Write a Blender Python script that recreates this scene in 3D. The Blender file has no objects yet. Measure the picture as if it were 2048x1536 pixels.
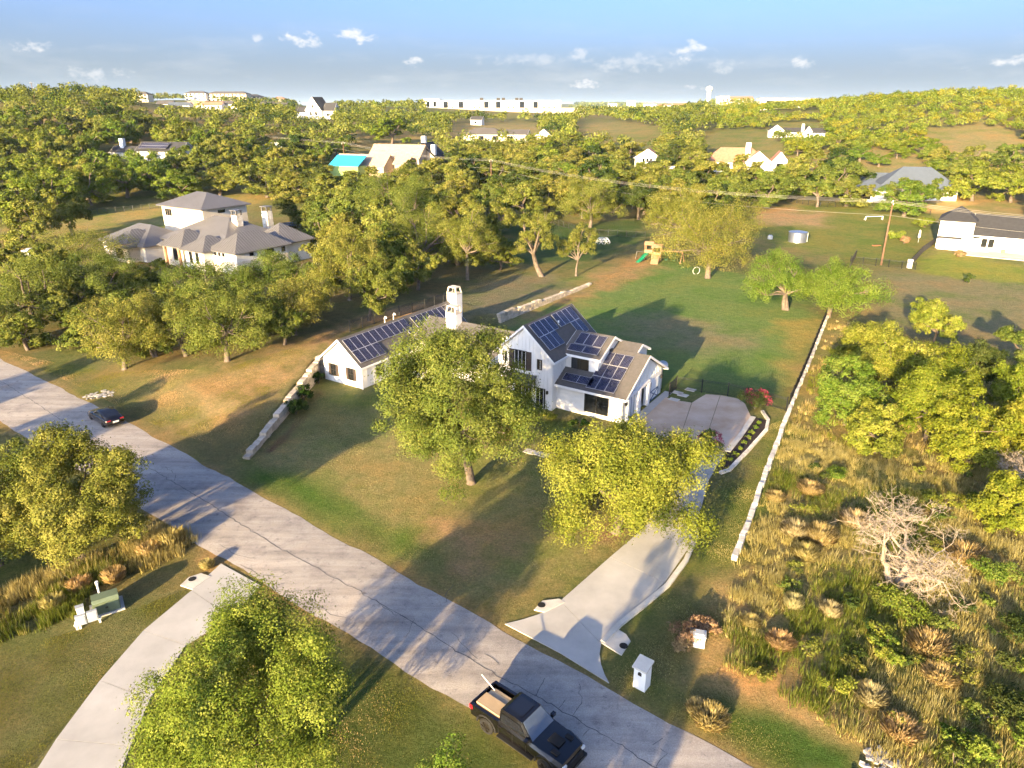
import bpy, bmesh, math, random
import numpy as np
from mathutils import Vector, Matrix
R = math.radians
SC = bpy.context.scene
COL = SC.collection
# ------------------------------------------------------------------ camera, sky, sun, exposure
CAMH = 30.0; FPX = 1421.0; PITCH = math.atan((768 - 212) / FPX)
cam_d = bpy.data.cameras.new('camera'); cam = bpy.data.objects.new('camera', cam_d); COL.objects.link(cam)
cam.location = (0, 0, CAMH); cam.rotation_euler = (math.pi / 2 - PITCH, 0, 0)
cam_d.sensor_width = 36; cam_d.lens = FPX / 2048 * 36; cam_d.clip_start = 0.5; cam_d.clip_end = 30000
SC.camera = cam
SUN_AZ = 207.0; SUN_EL = 12.0            # clockwise from +Y, degrees
W = bpy.data.worlds.new('World'); SC.world = W; W.use_nodes = True
sun_d = bpy.data.lights.new('sun', 'SUN'); sun = bpy.data.objects.new('sun', sun_d); COL.objects.link(sun)
sun_d.energy = 4.6; sun_d.angle = R(0.6); sun_d.color = (1.0, 0.73, 0.37)
a_, e_ = R(SUN_AZ), R(SUN_EL)
SUNV = Vector((math.sin(a_) * math.cos(e_), math.cos(a_) * math.cos(e_), math.sin(e_)))
sun.rotation_euler = (-SUNV).to_track_quat('-Z', 'Y').to_euler()
SC.view_settings.view_transform = 'Standard'; SC.view_settings.look = 'None'
SC.view_settings.exposure = 2.35; SC.view_settings.gamma = 1.0
SC.render.engine = 'CYCLES'
SC.cycles.use_denoising = True; SC.cycles.use_adaptive_sampling = True; SC.cycles.adaptive_threshold = .03
SC.cycles.max_bounces = 4; SC.cycles.diffuse_bounces = 2; SC.cycles.glossy_bounces = 2; SC.cycles.transmission_bounces = 2; SC.cycles.transparent_max_bounces = 4
SC.cycles.sample_clamp_indirect = 6

def build_world():
    nt = W.node_tree; n = nt.nodes; l = nt.links
    for x in list(n): n.remove(x)
    def mth(op, a, b=None, c=None):
        m = n.new('ShaderNodeMath'); m.operation = op
        for i, v in enumerate((a, b, c)):
            if v is None: continue
            if isinstance(v, (int, float)): m.inputs[i].default_value = v
            else: l.new(v, m.inputs[i])
        return m.outputs[0]
    out = n.new('ShaderNodeOutputWorld'); bg = n.new('ShaderNodeBackground')
    sky = n.new('ShaderNodeTexSky'); sky.sky_type = 'NISHITA'; sky.sun_disc = False
    sky.sun_elevation = R(SUN_EL); sky.sun_rotation = R(SUN_AZ)
    sky.air_density = 0.6; sky.dust_density = 6.4; sky.ozone_density = 2.5; sky.altitude = 300
    tc = n.new('ShaderNodeTexCoord'); sp = n.new('ShaderNodeSeparateXYZ'); l.new(tc.outputs['Generated'], sp.inputs[0])
    az = mth('ARCTAN2', sp.outputs[0], sp.outputs[1]); el = mth('ARCSINE', sp.outputs[2])
    def noise(scale, detail, stretch):
        mp = n.new('ShaderNodeMapping'); mp.inputs['Scale'].default_value = (1, 1, stretch); l.new(tc.outputs['Generated'], mp.inputs[0])
        nz = n.new('ShaderNodeTexNoise'); nz.inputs['Scale'].default_value = scale; nz.inputs['Detail'].default_value = detail
        nz.inputs['Roughness'].default_value = 0.6; l.new(mp.outputs[0], nz.inputs['Vector']); return nz.outputs['Fac']
    n1 = noise(60, 5, 1.6); n2 = noise(9, 5, 5.0); n3 = noise(28, 4, 3.0)
    total = None
    # small fair-weather clouds: azimuth, elevation, half width, half height (degrees), strength
    CL = [(-14.9, 4.35, 1.9, .62, 1), (-11.1, 4.6, 1.9, .62, 1), (5.4, 1.55, 1.7, .42, 1), (-7.3, 3.0, 1.0, .5, .8), (12.9, 3.7, 1.9, .85, .8),
          (20.4, 2.8, 1.0, .5, .7), (32.6, 2.6, 1.3, .5, .8), (-31.7, 3.5, 1.8, .5, .8), (-28.3, 2.0, 2.6, .55, .55), (-17.9, 4.4, .5, .4, .6),
          (5.1, 3.6, 1.0, .5, .5), (13.0, 1.2, 1.6, .32, .7), (-34, 3.5, .6, .45, .8), (30.3, 2.2, .5, .3, .6), (1, 3.2, 5.0, .5, .3),
          (9, 2.9, 4.5, .8, .42), (15, 2.6, 2, .5, .4), (-45, 4, 2, .7, 1), (48, 3.6, 2.2, .8, 1), (60, 5, 2.4, .8, 1), (-62, 4.4, 2.6, .9, 1), (85, 4, 3, .9, .9), (-90, 5, 3, 1, .9)]
    for (ca, ce, wa, we, st) in CL:
        dx = mth('DIVIDE', mth('SUBTRACT', az, R(ca)), R(wa)); dy = mth('DIVIDE', mth('SUBTRACT', el, R(ce)), R(we))
        d = mth('ADD', mth('MULTIPLY', dx, dx), mth('MULTIPLY', dy, dy))
        v = mth('SUBTRACT', mth('ADD', 0.35, mth('MULTIPLY', mth('SUBTRACT', n1, .5), 3.4)), mth('MULTIPLY', d, .75))
        v = mth('MULTIPLY', mth('MAXIMUM', v, 0.0), 1.5 * st); v = mth('MINIMUM', v, st)
        total = v if total is None else mth('MAXIMUM', total, v)
    band = mth('MULTIPLY', mth('MULTIPLY', mth('MAXIMUM', mth('SUBTRACT', n2, .50), 0.0), .9), mth('MAXIMUM', mth('SUBTRACT', 1.0, mth('DIVIDE', mth('ABSOLUTE', mth('SUBTRACT', el, R(2.0))), R(4.5))), 0.0))
    band = mth('ADD', band, mth('MULTIPLY', mth('MAXIMUM', mth('SUBTRACT', n3, .55), 0.0), mth('MULTIPLY', band, 4.0)))
    total = mth('MINIMUM', mth('ADD', mth('MULTIPLY', total, 0.9), band), 0.95)
    mix = n.new('ShaderNodeMix'); mix.data_type = 'RGBA'; l.new(total, mix.inputs[0]); 
    # pale haze towards the horizon, all the way round
    hz = mth('MINIMUM', mth('POWER', 2.718, mth('MULTIPLY', mth('MAXIMUM', el, 0.0), -1.0 / R(3.8))), 1.0)
    hz = mth('MULTIPLY', hz, 0.93)
    tn = n.new('ShaderNodeMix'); tn.data_type = 'RGBA'; l.new(hz, tn.inputs[0]); t2 = n.new('ShaderNodeMix'); t2.data_type = 'RGBA'; t2.blend_type = 'MULTIPLY'; t2.inputs[0].default_value = 1.0; l.new(sky.outputs[0], t2.inputs[6]); t2.inputs[7].default_value = SKYT
    l.new(t2.outputs[2], tn.inputs[6]); tn.inputs[7].default_value = HAZEC
    l.new(tn.outputs[2], mix.inputs[6])
    mix.inputs[7].default_value = CLOUDC
    l.new(mix.outputs[2], bg.inputs[0]); bg.inputs[1].default_value = SKYS; l.new(bg.outputs[0], out.inputs[0])
SKYS = 0.14; SKYT = (.52, .585, .72, 1); HAZEC = (1.0, 1.19, 1.38, 1); CLOUDC = (1.55, 1.55, 1.55, 1)
build_world()
# ------------------------------------------------------------------ helpers
rng = np.random.default_rng(7); rnd = random.Random(11)
def tag(o, label=None, cat=None, group=None, kind=None):
    if label: o['label'] = label
    if cat: o['category'] = cat
    if group: o['group'] = group
    if kind: o['kind'] = kind
    return o
def empty(name, loc=(0, 0, 0), rz=0.0, parent=None):
    o = bpy.data.objects.new(name, None); COL.objects.link(o); o.location = loc; o.rotation_euler = (0, 0, rz); o.empty_display_size = .3
    o.parent = parent; return o
def link(name, mesh, parent=None, loc=None, mat=None):
    o = bpy.data.objects.new(name, mesh); COL.objects.link(o); o.parent = parent
    if loc is not None: o.location = loc
    if mat is not None: o.matrix_local = mat
    return o
class MB:
    def __init__(s): s.v = []; s.f = []; s.m = []
    def face(s, pts, mi=0):
        k = len(s.v); s.v += [tuple(p) for p in pts]; s.f.append(tuple(range(k, k + len(pts)))); s.m.append(mi)
    def hexa(s, p, mi=0):     # 8 points: bottom 4 ccw, top 4 ccw
        k = len(s.v); s.v += [tuple(q) for q in p]
        for f in ((3, 2, 1, 0), (4, 5, 6, 7), (0, 1, 5, 4), (1, 2, 6, 5), (2, 3, 7, 6), (3, 0, 4, 7)):
            s.f.append(tuple(k + i for i in f)); s.m.append(mi)
    def box(s, x0, x1, y0, y1, z0, z1, mi=0, jit=0.0):
        p = [(x0, y0, z0), (x1, y0, z0), (x1, y1, z0), (x0, y1, z0), (x0, y0, z1), (x1, y0, z1), (x1, y1, z1), (x0, y1, z1)]
        if jit: p = [tuple(c + rnd.uniform(-jit, jit) for c in q) for q in p]
        s.hexa(p, mi)
    def bar(s, a, b, w, h=None, mi=0):
        a = Vector(a); b = Vector(b); d = (b - a).normalized(); h = h or w
        up = Vector((0, 0, 1)) if abs(d.z) < .95 else Vector((1, 0, 0))
        r = d.cross(up).normalized() * w / 2; u = r.cross(d).normalized() * h / 2
        s.hexa([a - r - u, a + r - u, b + r - u, b - r - u, a - r + u, a + r + u, b + r + u, b - r + u], mi)
    def prism(s, poly, a0, a1, fn, mi=0):   # poly 2D, fn(p,q,a)->xyz
        k = len(s.v); n = len(poly)
        for a in (a0, a1):
            for (p, q) in poly: s.v.append(tuple(fn(p, q, a)))
        s.f.append(tuple(k + i for i in reversed(range(n)))); s.f.append(tuple(k + n + i for i in range(n))); s.m += [mi, mi]
        for i in range(n):
            j = (i + 1) % n; s.f.append((k + i, k + j, k + n + j, k + n + i)); s.m.append(mi)
    def tube(s, pts, rad, n=6, mi=0, cap=True):
        P = [Vector(p) for p in pts]; k0 = len(s.v)
        for i, p in enumerate(P):
            d = (P[min(i + 1, len(P) - 1)] - P[max(i - 1, 0)]).normalized()
            up = Vector((0, 0, 1)) if abs(d.z) < .9 else Vector((1, 0, 0))
            a = d.cross(up).normalized(); b = d.cross(a)
            r = rad[i] if isinstance(rad, (list, tuple)) else rad
            for j in range(n):
                t = 2 * math.pi * j / n; s.v.append(tuple(p + a * (r * math.cos(t)) + b * (r * math.sin(t))))
        for i in range(len(P) - 1):
            for j in range(n):
                q = (j + 1) % n; s.f.append((k0 + i * n + j, k0 + i * n + q, k0 + (i + 1) * n + q, k0 + (i + 1) * n + j)); s.m.append(mi)
        if cap:
            s.f.append(tuple(k0 + j for j in range(n))); s.m.append(mi)
            e = k0 + (len(P) - 1) * n; s.f.append(tuple(e + j for j in reversed(range(n)))); s.m.append(mi)
    def loft(s, rings, mi=0, cap=True):
        n = len(rings[0]); k0 = len(s.v)
        for r in rings: s.v += [tuple(p) for p in r]
        for i in range(len(rings) - 1):
            for j in range(n):
                q = (j + 1) % n; s.f.append((k0 + i * n + j, k0 + i * n + q, k0 + (i + 1) * n + q, k0 + (i + 1) * n + j)); s.m.append(mi)
        if cap:
            s.f.append(tuple(k0 + j for j in reversed(range(n)))); s.m.append(mi)
            e = k0 + (len(rings) - 1) * n; s.f.append(tuple(e + j for j in range(n))); s.m.append(mi)
    def mesh(s, name, mats, smooth=False, fix=True):
        me = bpy.data.meshes.new(name); me.from_pydata(s.v, [], s.f)
        for m in (mats if isinstance(mats, (list, tuple)) else [mats]): me.materials.append(m)
        if any(s.m): me.polygons.foreach_set('material_index', s.m)
        if fix:
            b = bmesh.new(); b.from_mesh(me); bmesh.ops.recalc_face_normals(b, faces=b.faces); b.to_mesh(me); b.free()
        if smooth: me.polygons.foreach_set('use_smooth', [True] * len(me.polygons))
        me.update(); return me
    def build(s, name, mats, parent=None, smooth=False, loc=None, fix=True):
        return link(name, s.mesh(name, mats, smooth, fix), parent, loc)
# ------------------------------------------------------------------ terrain height and survey
ca, sa = math.cos(PITCH), math.sin(PITCH)
def flat(u, v, z=0.0):
    x = (u - 1024) / FPX; y = (v - 768) / FPX; t = (CAMH - z) / (sa + y * ca)
    return (x * t, (ca - y * sa) * t)
TH = R(33.0)
HO = (4.19, 68.85); DO = (-22.05, 78.36)       # corner of the two-storey block, corner of the left wing
def loc2(o, u, v, th=TH): return (o[0] + u * math.cos(th) + v * math.sin(th), o[1] - u * math.sin(th) + v * math.cos(th))
TER = [flat(497, 918), flat(641, 752), loc2(DO, -1.1, 1.0), loc2(DO, -1.1, 22.0), flat(1000, 646), flat(1176, 574)]
TERH = [0.35, 2.1, 2.1, 1.6, 1.25, 0.25]
def smooth(t): t = np.clip(t, 0, 1); return t * t * (3 - 2 * t)
HILLS = [(-250, 430, 22, 115, 110), (300, 480, 22, 150, 120), (-470, 1180, 19, 150, 160), (-130, 840, 10, 70, 80), (330, 1150, 14, 60, 120), (-20, 940, 5, 120, 70),
         (520, 800, 16, 160, 150), (-640, 760, 18, 200, 200)]
def tz(x, y):
    x = np.asarray(x, float); y = np.asarray(y, float)
    r = np.hypot(x * .8, y)
    z = 18.0 * smooth((r - 150) / 650.0) * (y > 0)
    for (hx, hy, hh, sx, sy) in HILLS: z = z + hh * np.exp(-.5 * (((x - hx) / sx) ** 2 + ((y - hy) / sy) ** 2))
    far = smooth((r - 3500) / 3000.0)
    z = z + far * (15 + 9 * np.sin(x * .0011 + 1.3) + 6 * np.sin(x * .0031) + 3 * np.sin(x * .0083 + .4)) * (y > 0)
    z = z + 1.2 * np.sin(x * .021 + 1) * np.sin(y * .017) * smooth((r - 200) / 200)
    # terrace behind the retaining walls
    best = np.full(x.shape, 1e9); side = np.zeros(x.shape); hh = np.zeros(x.shape)
    for i in range(len(TER) - 1):
        ax, ay = TER[i]; bx, by = TER[i + 1]; dx, dy = bx - ax, by - ay; L2 = dx * dx + dy * dy
        t = np.clip(((x - ax) * dx + (y - ay) * dy) / L2, 0, 1)
        d = np.hypot(x - ax - t * dx, y - ay - t * dy); cr = dx * (y - ay) - dy * (x - ax)
        m = d < best; best = np.where(m, d, best); side = np.where(m, np.sign(cr), side); hh = np.where(m, TERH[i] + (TERH[i + 1] - TERH[i]) * t, hh)
    sd = best * side
    return z + hh * smooth(sd / 0.5) * (1 - smooth((sd - 2) / 38.0)) * smooth(((y - (34.68 - .7995 * x)) * .78 - 1.0) / 7.0)
TSAMP = np.concatenate([np.linspace(15, 400, 1500), np.geomspace(400, 9000, 900)])
def survey(u, v):
    x = (u - 1024) / FPX; y = (v - 768) / FPX
    fx, fy, fz = x, ca - y * sa, -(sa + y * ca)
    X = fx / fy * TSAMP; Z = CAMH + fz / fy * TSAMP
    dz = Z - tz(X, TSAMP); k = np.argmax(dz < 0)
    if dz[k] >= 0: k = len(TSAMP) - 1
    i = max(k - 1, 0); a, b = dz[i], dz[k]; t = a / (a - b) if a != b else 0
    Y = TSAMP[i] + (TSAMP[k] - TSAMP[i]) * t
    return float(fx / fy * Y), float(Y)
def g3(u, v, dz=0.0):
    x, y = survey(u, v); return (x, y, float(tz(x, y)) + dz)
def depth_of(x, y, z): return y * ca + (CAMH - z) * sa
def px_of(x, y, z):
    d = y * ca - (z - CAMH) * sa; up = y * sa + (z - CAMH) * ca
    return 1024 + FPX * x / d, 768 - FPX * up / d
def height_at(v, Y):
    y = (v - 768) / FPX; return CAMH - Y * (sa + y * ca) / (ca - y * sa)
def at_dist(u, Y, v=215):
    y = (v - 768) / FPX; return (u - 1024) / FPX / (ca - y * sa) * Y, Y
# ------------------------------------------------------------------ materials
def nodes(name):
    m = bpy.data.materials.new(name); m.use_nodes = True; nt = m.node_tree
    return m, nt, nt.nodes['Principled BSDF']
def lk(nt, a, b): nt.links.new(a, b)
def nz(nt, scale, detail=4, coord='Object', rough=.6, vec=None):
    t = nt.nodes.new('ShaderNodeTexNoise'); t.inputs['Scale'].default_value = scale; t.inputs['Detail'].default_value = detail; t.inputs['Roughness'].default_value = rough
    if vec is None:
        c = nt.nodes.new('ShaderNodeTexCoord'); vec = c.outputs[coord]
    lk(nt, vec, t.inputs['Vector']); return t.outputs['Fac']
def ramp(nt, fac, stops):
    r = nt.nodes.new('ShaderNodeValToRGB'); e = r.color_ramp.elements
    e[0].position, e[0].color = stops[0][0], (*stops[0][1], 1); e[1].position, e[1].color = stops[-1][0], (*stops[-1][1], 1)
    for p, c in stops[1:-1]: k = e.new(p); k.color = (*c, 1)
    lk(nt, fac, r.inputs[0]); return r.outputs[0]
def mixc(nt, fac, a, b, mode='MIX'):
    m = nt.nodes.new('ShaderNodeMix'); m.data_type = 'RGBA'; m.blend_type = mode
    for i, v in ((0, fac), (6, a), (7, b)):
        if hasattr(v, 'links'): lk(nt, v, m.inputs[i])
        else: m.inputs[i].default_value = v if i == 0 else (*v, 1)
    return m.outputs[2]
def bump(nt, bs, fac, strength, dist=.05):
    b = nt.nodes.new('ShaderNodeBump'); b.inputs['Strength'].default_value = strength; b.inputs['Distance'].default_value = dist
    lk(nt, fac, b.inputs['Height']); lk(nt, b.outputs[0], bs.inputs['Normal'])
def pmat(name, c, rough=.7, scale=3.0, amt=.25, bmp=0.0, metal=0.0, c2=None, detail=5, spec=.4, coat=0.0):
    m, nt, bs = nodes(name); f = nz(nt, scale, detail)
    c2 = c2 or tuple(x * (1 - amt) for x in c)
    lk(nt, ramp(nt, f, [(.3, c2), (.7, c)]), bs.inputs['Base Color'])
    bs.inputs['Roughness'].default_value = rough; bs.inputs['Metallic'].default_value = metal; bs.inputs['Specular IOR Level'].default_value = spec
    bs.inputs['Coat Weight'].default_value = coat; bs.inputs['Coat Roughness'].default_value = .05
    if bmp: bump(nt, bs, nz(nt, scale * 4, 4), bmp)
    return m
M = {}
M['white'] = pmat('white_siding', (.78, .77, .74), .6, .6, .12, .06)
M['white2'] = pmat('white_trim', (.82, .81, .79), .5, 2, .05)
M['cream'] = pmat('cream_stucco', (.66, .58, .45), .8, 1, .1)
M['tanwall'] = pmat('tan_wall', (.55, .44, .31), .8, .7, .15)
M['shingle'] = pmat('brown_grey_shingle', (.105, .096, .090), .85, 3.5, .3, .3)
M['dshingle'] = pmat('dark_shingle', (.042, .042, .045), .9, 1.5, .3, .3)
M['tile'] = pmat('clay_tile', (.42, .20, .12), .8, 1.2, .35, .4)
M['tanroof'] = pmat('tan_roof', (.44, .32, .22), .85, 1, .2, .2)
M['metalroof'] = pmat('metal_roof', (.165, .16, .16), .45, .4, .15, 0, .25)
M['porchroof'] = pmat('porch_metal', (.34, .40, .46), .32, .6, .15, 0, .6)
M['bluehip'] = pmat('slate_hip_roof', (.085, .105, .135), .85, 1, .15)
M['black'] = pmat('black_iron', (.012, .012, .013), .5, 6, .2)
M['dframe'] = pmat('dark_frame', (.025, .022, .02), .5, 6, .2)
M['shutter'] = pmat('shutter_brown', (.06, .042, .035), .6, 5, .3)
M['blue'] = pmat('barn_blue', (.05, .09, .17), .5, 5, .2)
M['conc'] = pmat('concrete', (.50, .475, .43), .85, .35, .3, .15, detail=8)
M['conc2'] = pmat('stained_concrete', (.64, .50, .37), .85, .30, .45, .15, c2=(.46, .30, .18), detail=8)
M['kerb'] = pmat('kerb_concrete', (.60, .56, .48), .85, 1.2, .25, .15)
M['mulch'] = pmat('dark_mulch', (.035, .022, .018), .95, 5, .5, .6)
M['wood'] = pmat('pole_wood', (.17, .095, .055), .85, 3, .35, .2)
M['cedar'] = pmat('cedar_wood', (.42, .22, .12), .75, 3, .25, .1)
M['rust'] = pmat('rusty_edging', (.30, .11, .045), .85, 2, .3)
M['bark'] = pmat('oak_bark', (.20, .155, .115), .9, 2.5, .5, .5, c2=(.07, .055, .045))
M['dead'] = pmat('dead_wood', (.38, .315, .24), .85, 2, .35, .2, c2=(.20, .16, .12))
M['steel'] = pmat('galvanised', (.55, .56, .56), .32, 2, .15, 0, .9)
M['wire'] = pmat('aluminium_wire', (.46, .43, .37), .5, 1, .1, 0, .2)
M['greenbox'] = pmat('transformer_green', (.13, .17, .105), .55, 3, .2)
M['greybox'] = pmat('meter_grey', (.36, .39, .42), .45, 3, .15)
M['plastic'] = pmat('white_plastic', (.78, .78, .75), .4, 2, .05)
M['slide'] = pmat('green_slide', (.01, .22, .11), .35, 2, .15)
M['tarp'] = pmat('blue_tarp', (.03, .38, .62), .55, 1, .15)
M['sheath'] = pmat('green_sheathing', (.33, .46, .14), .7, 1, .15)
M['turf'] = pmat('pool_turf', (.05, .11, .03), .9, 2, .3)
M['water'] = pmat('pool_water', (.03, .13, .20), .08, 4, .2)
M['tire'] = pmat('tyre_rubber', (.012, .012, .012), .85, 8, .2)
M['rim'] = pmat('dark_rim', (.05, .045, .04), .35, 8, .2, 0, .7)
M['paint'] = pmat('black_paint', (.0045, .0042, .005), .24, 8, .1, 0, 0, spec=.5, coat=.6)
M['glass'] = pmat('dark_glass', (.012, .014, .017), .06, 2, .1, spec=.7)
M['carglass'] = pmat('car_glass', (.010, .012, .018), .05, 2, .1, spec=.8)
M['screen'] = pmat('windscreen_sky_reflection', (.07, .095, .14), .04, 2, .2, spec=1.0)  # pickup windscreen: the sky's blue reflection is put into the base colour
M['red'] = pmat('tail_red', (.45, .012, .02), .25, 3, .1)
M['lamp'] = pmat('lamp_clear', (.7, .7, .66), .15, 3, .1)
M['redcar'] = pmat('red_paint', (.4, .03, .04), .3, 3, .1)
M['card'] = pmat('cardboard', (.44, .32, .19), .8, 2, .15)
M['cream_board'] = pmat('pale_boards', (.46, .36, .24), .75, 3, .2)
M['sand'] = pmat('sandy_ground', (.46, .33, .18), .95, .3, .2)
M['flower'] = pmat('crape_blossom', (.34, .03, .07), .8, 6, .4)
M['stucco_stone'] = None
def stone_mat(name, c, c2, sc=1.6):
    m, nt, bs = nodes(name)
    oi = nt.nodes.new('ShaderNodeObjectInfo')
    base = ramp(nt, nz(nt, sc, 6), [(.25, c2), (.55, c), (.8, tuple(min(1, x * 1.15) for x in c))])
    v = nt.nodes.new('ShaderNodeMapRange'); lk(nt, oi.outputs['Random'], v.inputs[0]); v.inputs[3].default_value = .72; v.inputs[4].default_value = 1.12
    hs = nt.nodes.new('ShaderNodeHueSaturation'); lk(nt, v.outputs[0], hs.inputs['Value']); lk(nt, base, hs.inputs['Color'])
    lk(nt, hs.outputs[0], bs.inputs['Base Color']); bs.inputs['Roughness'].default_value = .9; bump(nt, bs, nz(nt, sc * 5, 5), .5, .04); return m
M['lime'] = stone_mat('limestone', (.54, .46, .35), (.33, .27, .19))
M['whitestone'] = stone_mat('white_limestone', (.66, .62, .54), (.40, .36, .29))
M['rock'] = stone_mat('pale_rock', (.36, .345, .335), (.16, .15, .145))
def brickstone(name):
    m, nt, bs = nodes(name); c = nt.nodes.new('ShaderNodeTexCoord')
    b = nt.nodes.new('ShaderNodeTexVoronoi'); b.inputs['Scale'].default_value = 1.6; lk(nt, c.outputs['Object'], b.inputs['Vector'])
    sep = nt.nodes.new('ShaderNodeSeparateColor'); lk(nt, b.outputs['Color'], sep.inputs[0])
    lk(nt, ramp(nt, sep.outputs[0], [(0, (.50, .44, .34)), (.6, (.68, .61, .49)), (1, (.78, .73, .63))]), bs.inputs['Base Color']); bs.inputs['Roughness'].default_value = .9
    bump(nt, bs, b.outputs['Distance'], .4); return m
M['ashlar'] = brickstone('limestone_veneer')
def solar_mat():
    m, nt, bs = nodes('solar_cells'); c = nt.nodes.new('ShaderNodeTexCoord')
    br = nt.nodes.new('ShaderNodeTexBrick'); br.offset = 0; br.inputs['Scale'].default_value = 1
    br.inputs['Brick Width'].default_value = .165; br.inputs['Row Height'].default_value = .165; br.inputs['Mortar Size'].default_value = .012
    br.inputs['Color1'].default_value = (.006, .008, .030, 1); br.inputs['Color2'].default_value = (.008, .010, .036, 1); br.inputs['Mortar'].default_value = (.10, .10, .13, 1)
    lk(nt, c.outputs['Object'], br.inputs['Vector']); lk(nt, br.outputs['Color'], bs.inputs['Base Color'])
    bs.inputs['Roughness'].default_value = .16; bs.inputs['Specular IOR Level'].default_value = .45; return m
M['cells'] = solar_mat()
M['pframe'] = pmat('panel_frame', (.42, .42, .45), .4, 5, .1, 0, .3)
def leaf_mat(name, dark, mid, light, trans=.25):
    m, nt, bs = nodes(name); at = nt.nodes.new('ShaderNodeAttribute'); at.attribute_name = 'tint'
    oi = nt.nodes.new('ShaderNodeObjectInfo')
    c = ramp(nt, at.outputs['Fac'], [(0, dark), (.5, mid), (1, light)])
    mr = nt.nodes.new('ShaderNodeMapRange'); lk(nt, oi.outputs['Random'], mr.inputs[0]); mr.inputs[3].default_value = .47; mr.inputs[4].default_value = .525
    hs = nt.nodes.new('ShaderNodeHueSaturation'); lk(nt, mr.outputs[0], hs.inputs['Hue']); lk(nt, c, hs.inputs['Color'])
    mv = nt.nodes.new('ShaderNodeMapRange'); lk(nt, oi.outputs['Random'], mv.inputs[0]); mv.inputs[3].default_value = 1.1; mv.inputs[4].default_value = .85; lk(nt, mv.outputs[0], hs.inputs['Value'])
    nt.nodes.remove(bs); bs = nt.nodes.new('ShaderNodeBsdfDiffuse'); lk(nt, hs.outputs[0], bs.inputs['Color'])
    tr = nt.nodes.new('ShaderNodeBsdfTranslucent'); lk(nt, hs.outputs[0], tr.inputs[0])
    mx = nt.nodes.new('ShaderNodeMixShader'); mx.inputs[0].default_value = trans; lk(nt, bs.outputs[0], mx.inputs[1]); lk(nt, tr.outputs[0], mx.inputs[2])
    lk(nt, mx.outputs[0], nt.nodes['Material Output'].inputs[0]); return m
M['oak'] = leaf_mat('oak_leaves', (.040, .062, .014), (.128, .155, .028), (.265, .265, .065))
M['elm'] = leaf_mat('elm_leaves', (.044, .080, .012), (.128, .178, .024), (.26, .285, .058))
M['yellow'] = leaf_mat('yellowing_leaves', (.050, .080, .010), (.138, .172, .018), (.26, .265, .04))
M['juniper'] = leaf_mat('juniper_leaves', (.022, .040, .012), (.05, .075, .018), (.09, .11, .03))
M['gold'] = leaf_mat('gold_leaves', (.16, .125, .02), (.34, .27, .05), (.50, .40, .12))
M['tanleaf'] = leaf_mat('tan_weed', (.20, .165, .075), (.36, .31, .15), (.50, .43, .24))
M['rustleaf'] = leaf_mat('rust_weed', (.12, .08, .035), (.23, .165, .08), (.36, .27, .14))
M['grassdry'] = leaf_mat('dry_grass_blades', (.24, .19, .06), (.44, .34, .13), (.60, .48, .24), .4)
M['grassgreen'] = leaf_mat('green_grass_blades', (.08, .11, .016), (.17, .19, .028), (.30, .28, .06), .4)
M['shrub'] = leaf_mat('dark_shrub', (.010, .030, .008), (.025, .055, .012), (.06, .09, .02))
def ground_mat():
    m, nt, bs = nodes('ground_cover'); at = nt.nodes.new('ShaderNodeAttribute'); at.attribute_name = 'col'
    n1 = nz(nt, .10, 6); n2 = nz(nt, .9, 8, rough=.8); n3 = nz(nt, 5, 4, rough=.75)
    a = ramp(nt, n1, [(.35, (.72, .92, .62)), (.5, (1, 1, 1)), (.66, (1.22, 1.02, .95))])
    c = mixc(nt, 1.0, at.outputs['Color'], a, 'MULTIPLY')
    b = ramp(nt, n2, [(.28, (.50, .66, .42)), (.5, (1, 1, 1)), (.70, (1.45, 1.26, 1.15))])
    c = mixc(nt, .9, c, b, 'MULTIPLY')
    d = ramp(nt, n3, [(.3, (.55, .60, .50)), (.7, (1.4, 1.34, 1.3))])
    c = mixc(nt, .8, c, d, 'MULTIPLY')
    lk(nt, c, bs.inputs['Base Color']); bs.inputs['Roughness'].default_value = .95; bs.inputs['Specular IOR Level'].default_value = .1
    bump(nt, bs, nz(nt, 4, 7, rough=.85), 1.0, .16); return m
M['ground'] = ground_mat()
def road_mat():
    m, nt, bs = nodes('chip_seal'); tc = nt.nodes.new('ShaderNodeTexCoord')
    mp = nt.nodes.new('ShaderNodeMapping'); mp.inputs['Rotation'].default_value = (0, 0, R(38.0)); mp.inputs['Scale'].default_value = (.12, 1, 1); lk(nt, tc.outputs['Object'], mp.inputs[0])
    st = nz(nt, .9, 6, vec=mp.outputs[0], rough=.65); f = nz(nt, 14, 4); bl = nz(nt, .35, 7, rough=.7); bl2 = nz(nt, 1.7, 7, rough=.75)
    c = ramp(nt, st, [(.3, (.26, .232, .205)), (.55, (.40, .36, .315)), (.75, (.47, .425, .37))])
    c = mixc(nt, 1.0, c, ramp(nt, bl, [(.3, (.66, .64, .66)), (.5, (1, 1, 1)), (.75, (1.1, 1.05, 1))]), 'MULTIPLY')
    c = mixc(nt, 1.0, c, ramp(nt, bl2, [(.30, (.46, .46, .50)), (.43, (1, 1, 1)), (.75, (1.06, 1.04, 1))]), 'MULTIPLY')
    c = mixc(nt, .7, c, ramp(nt, f, [(.3, (.7, .7, .7)), (.7, (1.25, 1.25, 1.25))]), 'MULTIPLY')
    lk(nt, c, bs.inputs['Base Color']); bs.inputs['Roughness'].default_value = .9; bump(nt, bs, f, .5, .02); return m
M['road'] = road_mat()
M['tar'] = pmat('tar_seam', (.12, .115, .11), .8, 2, .3)
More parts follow.
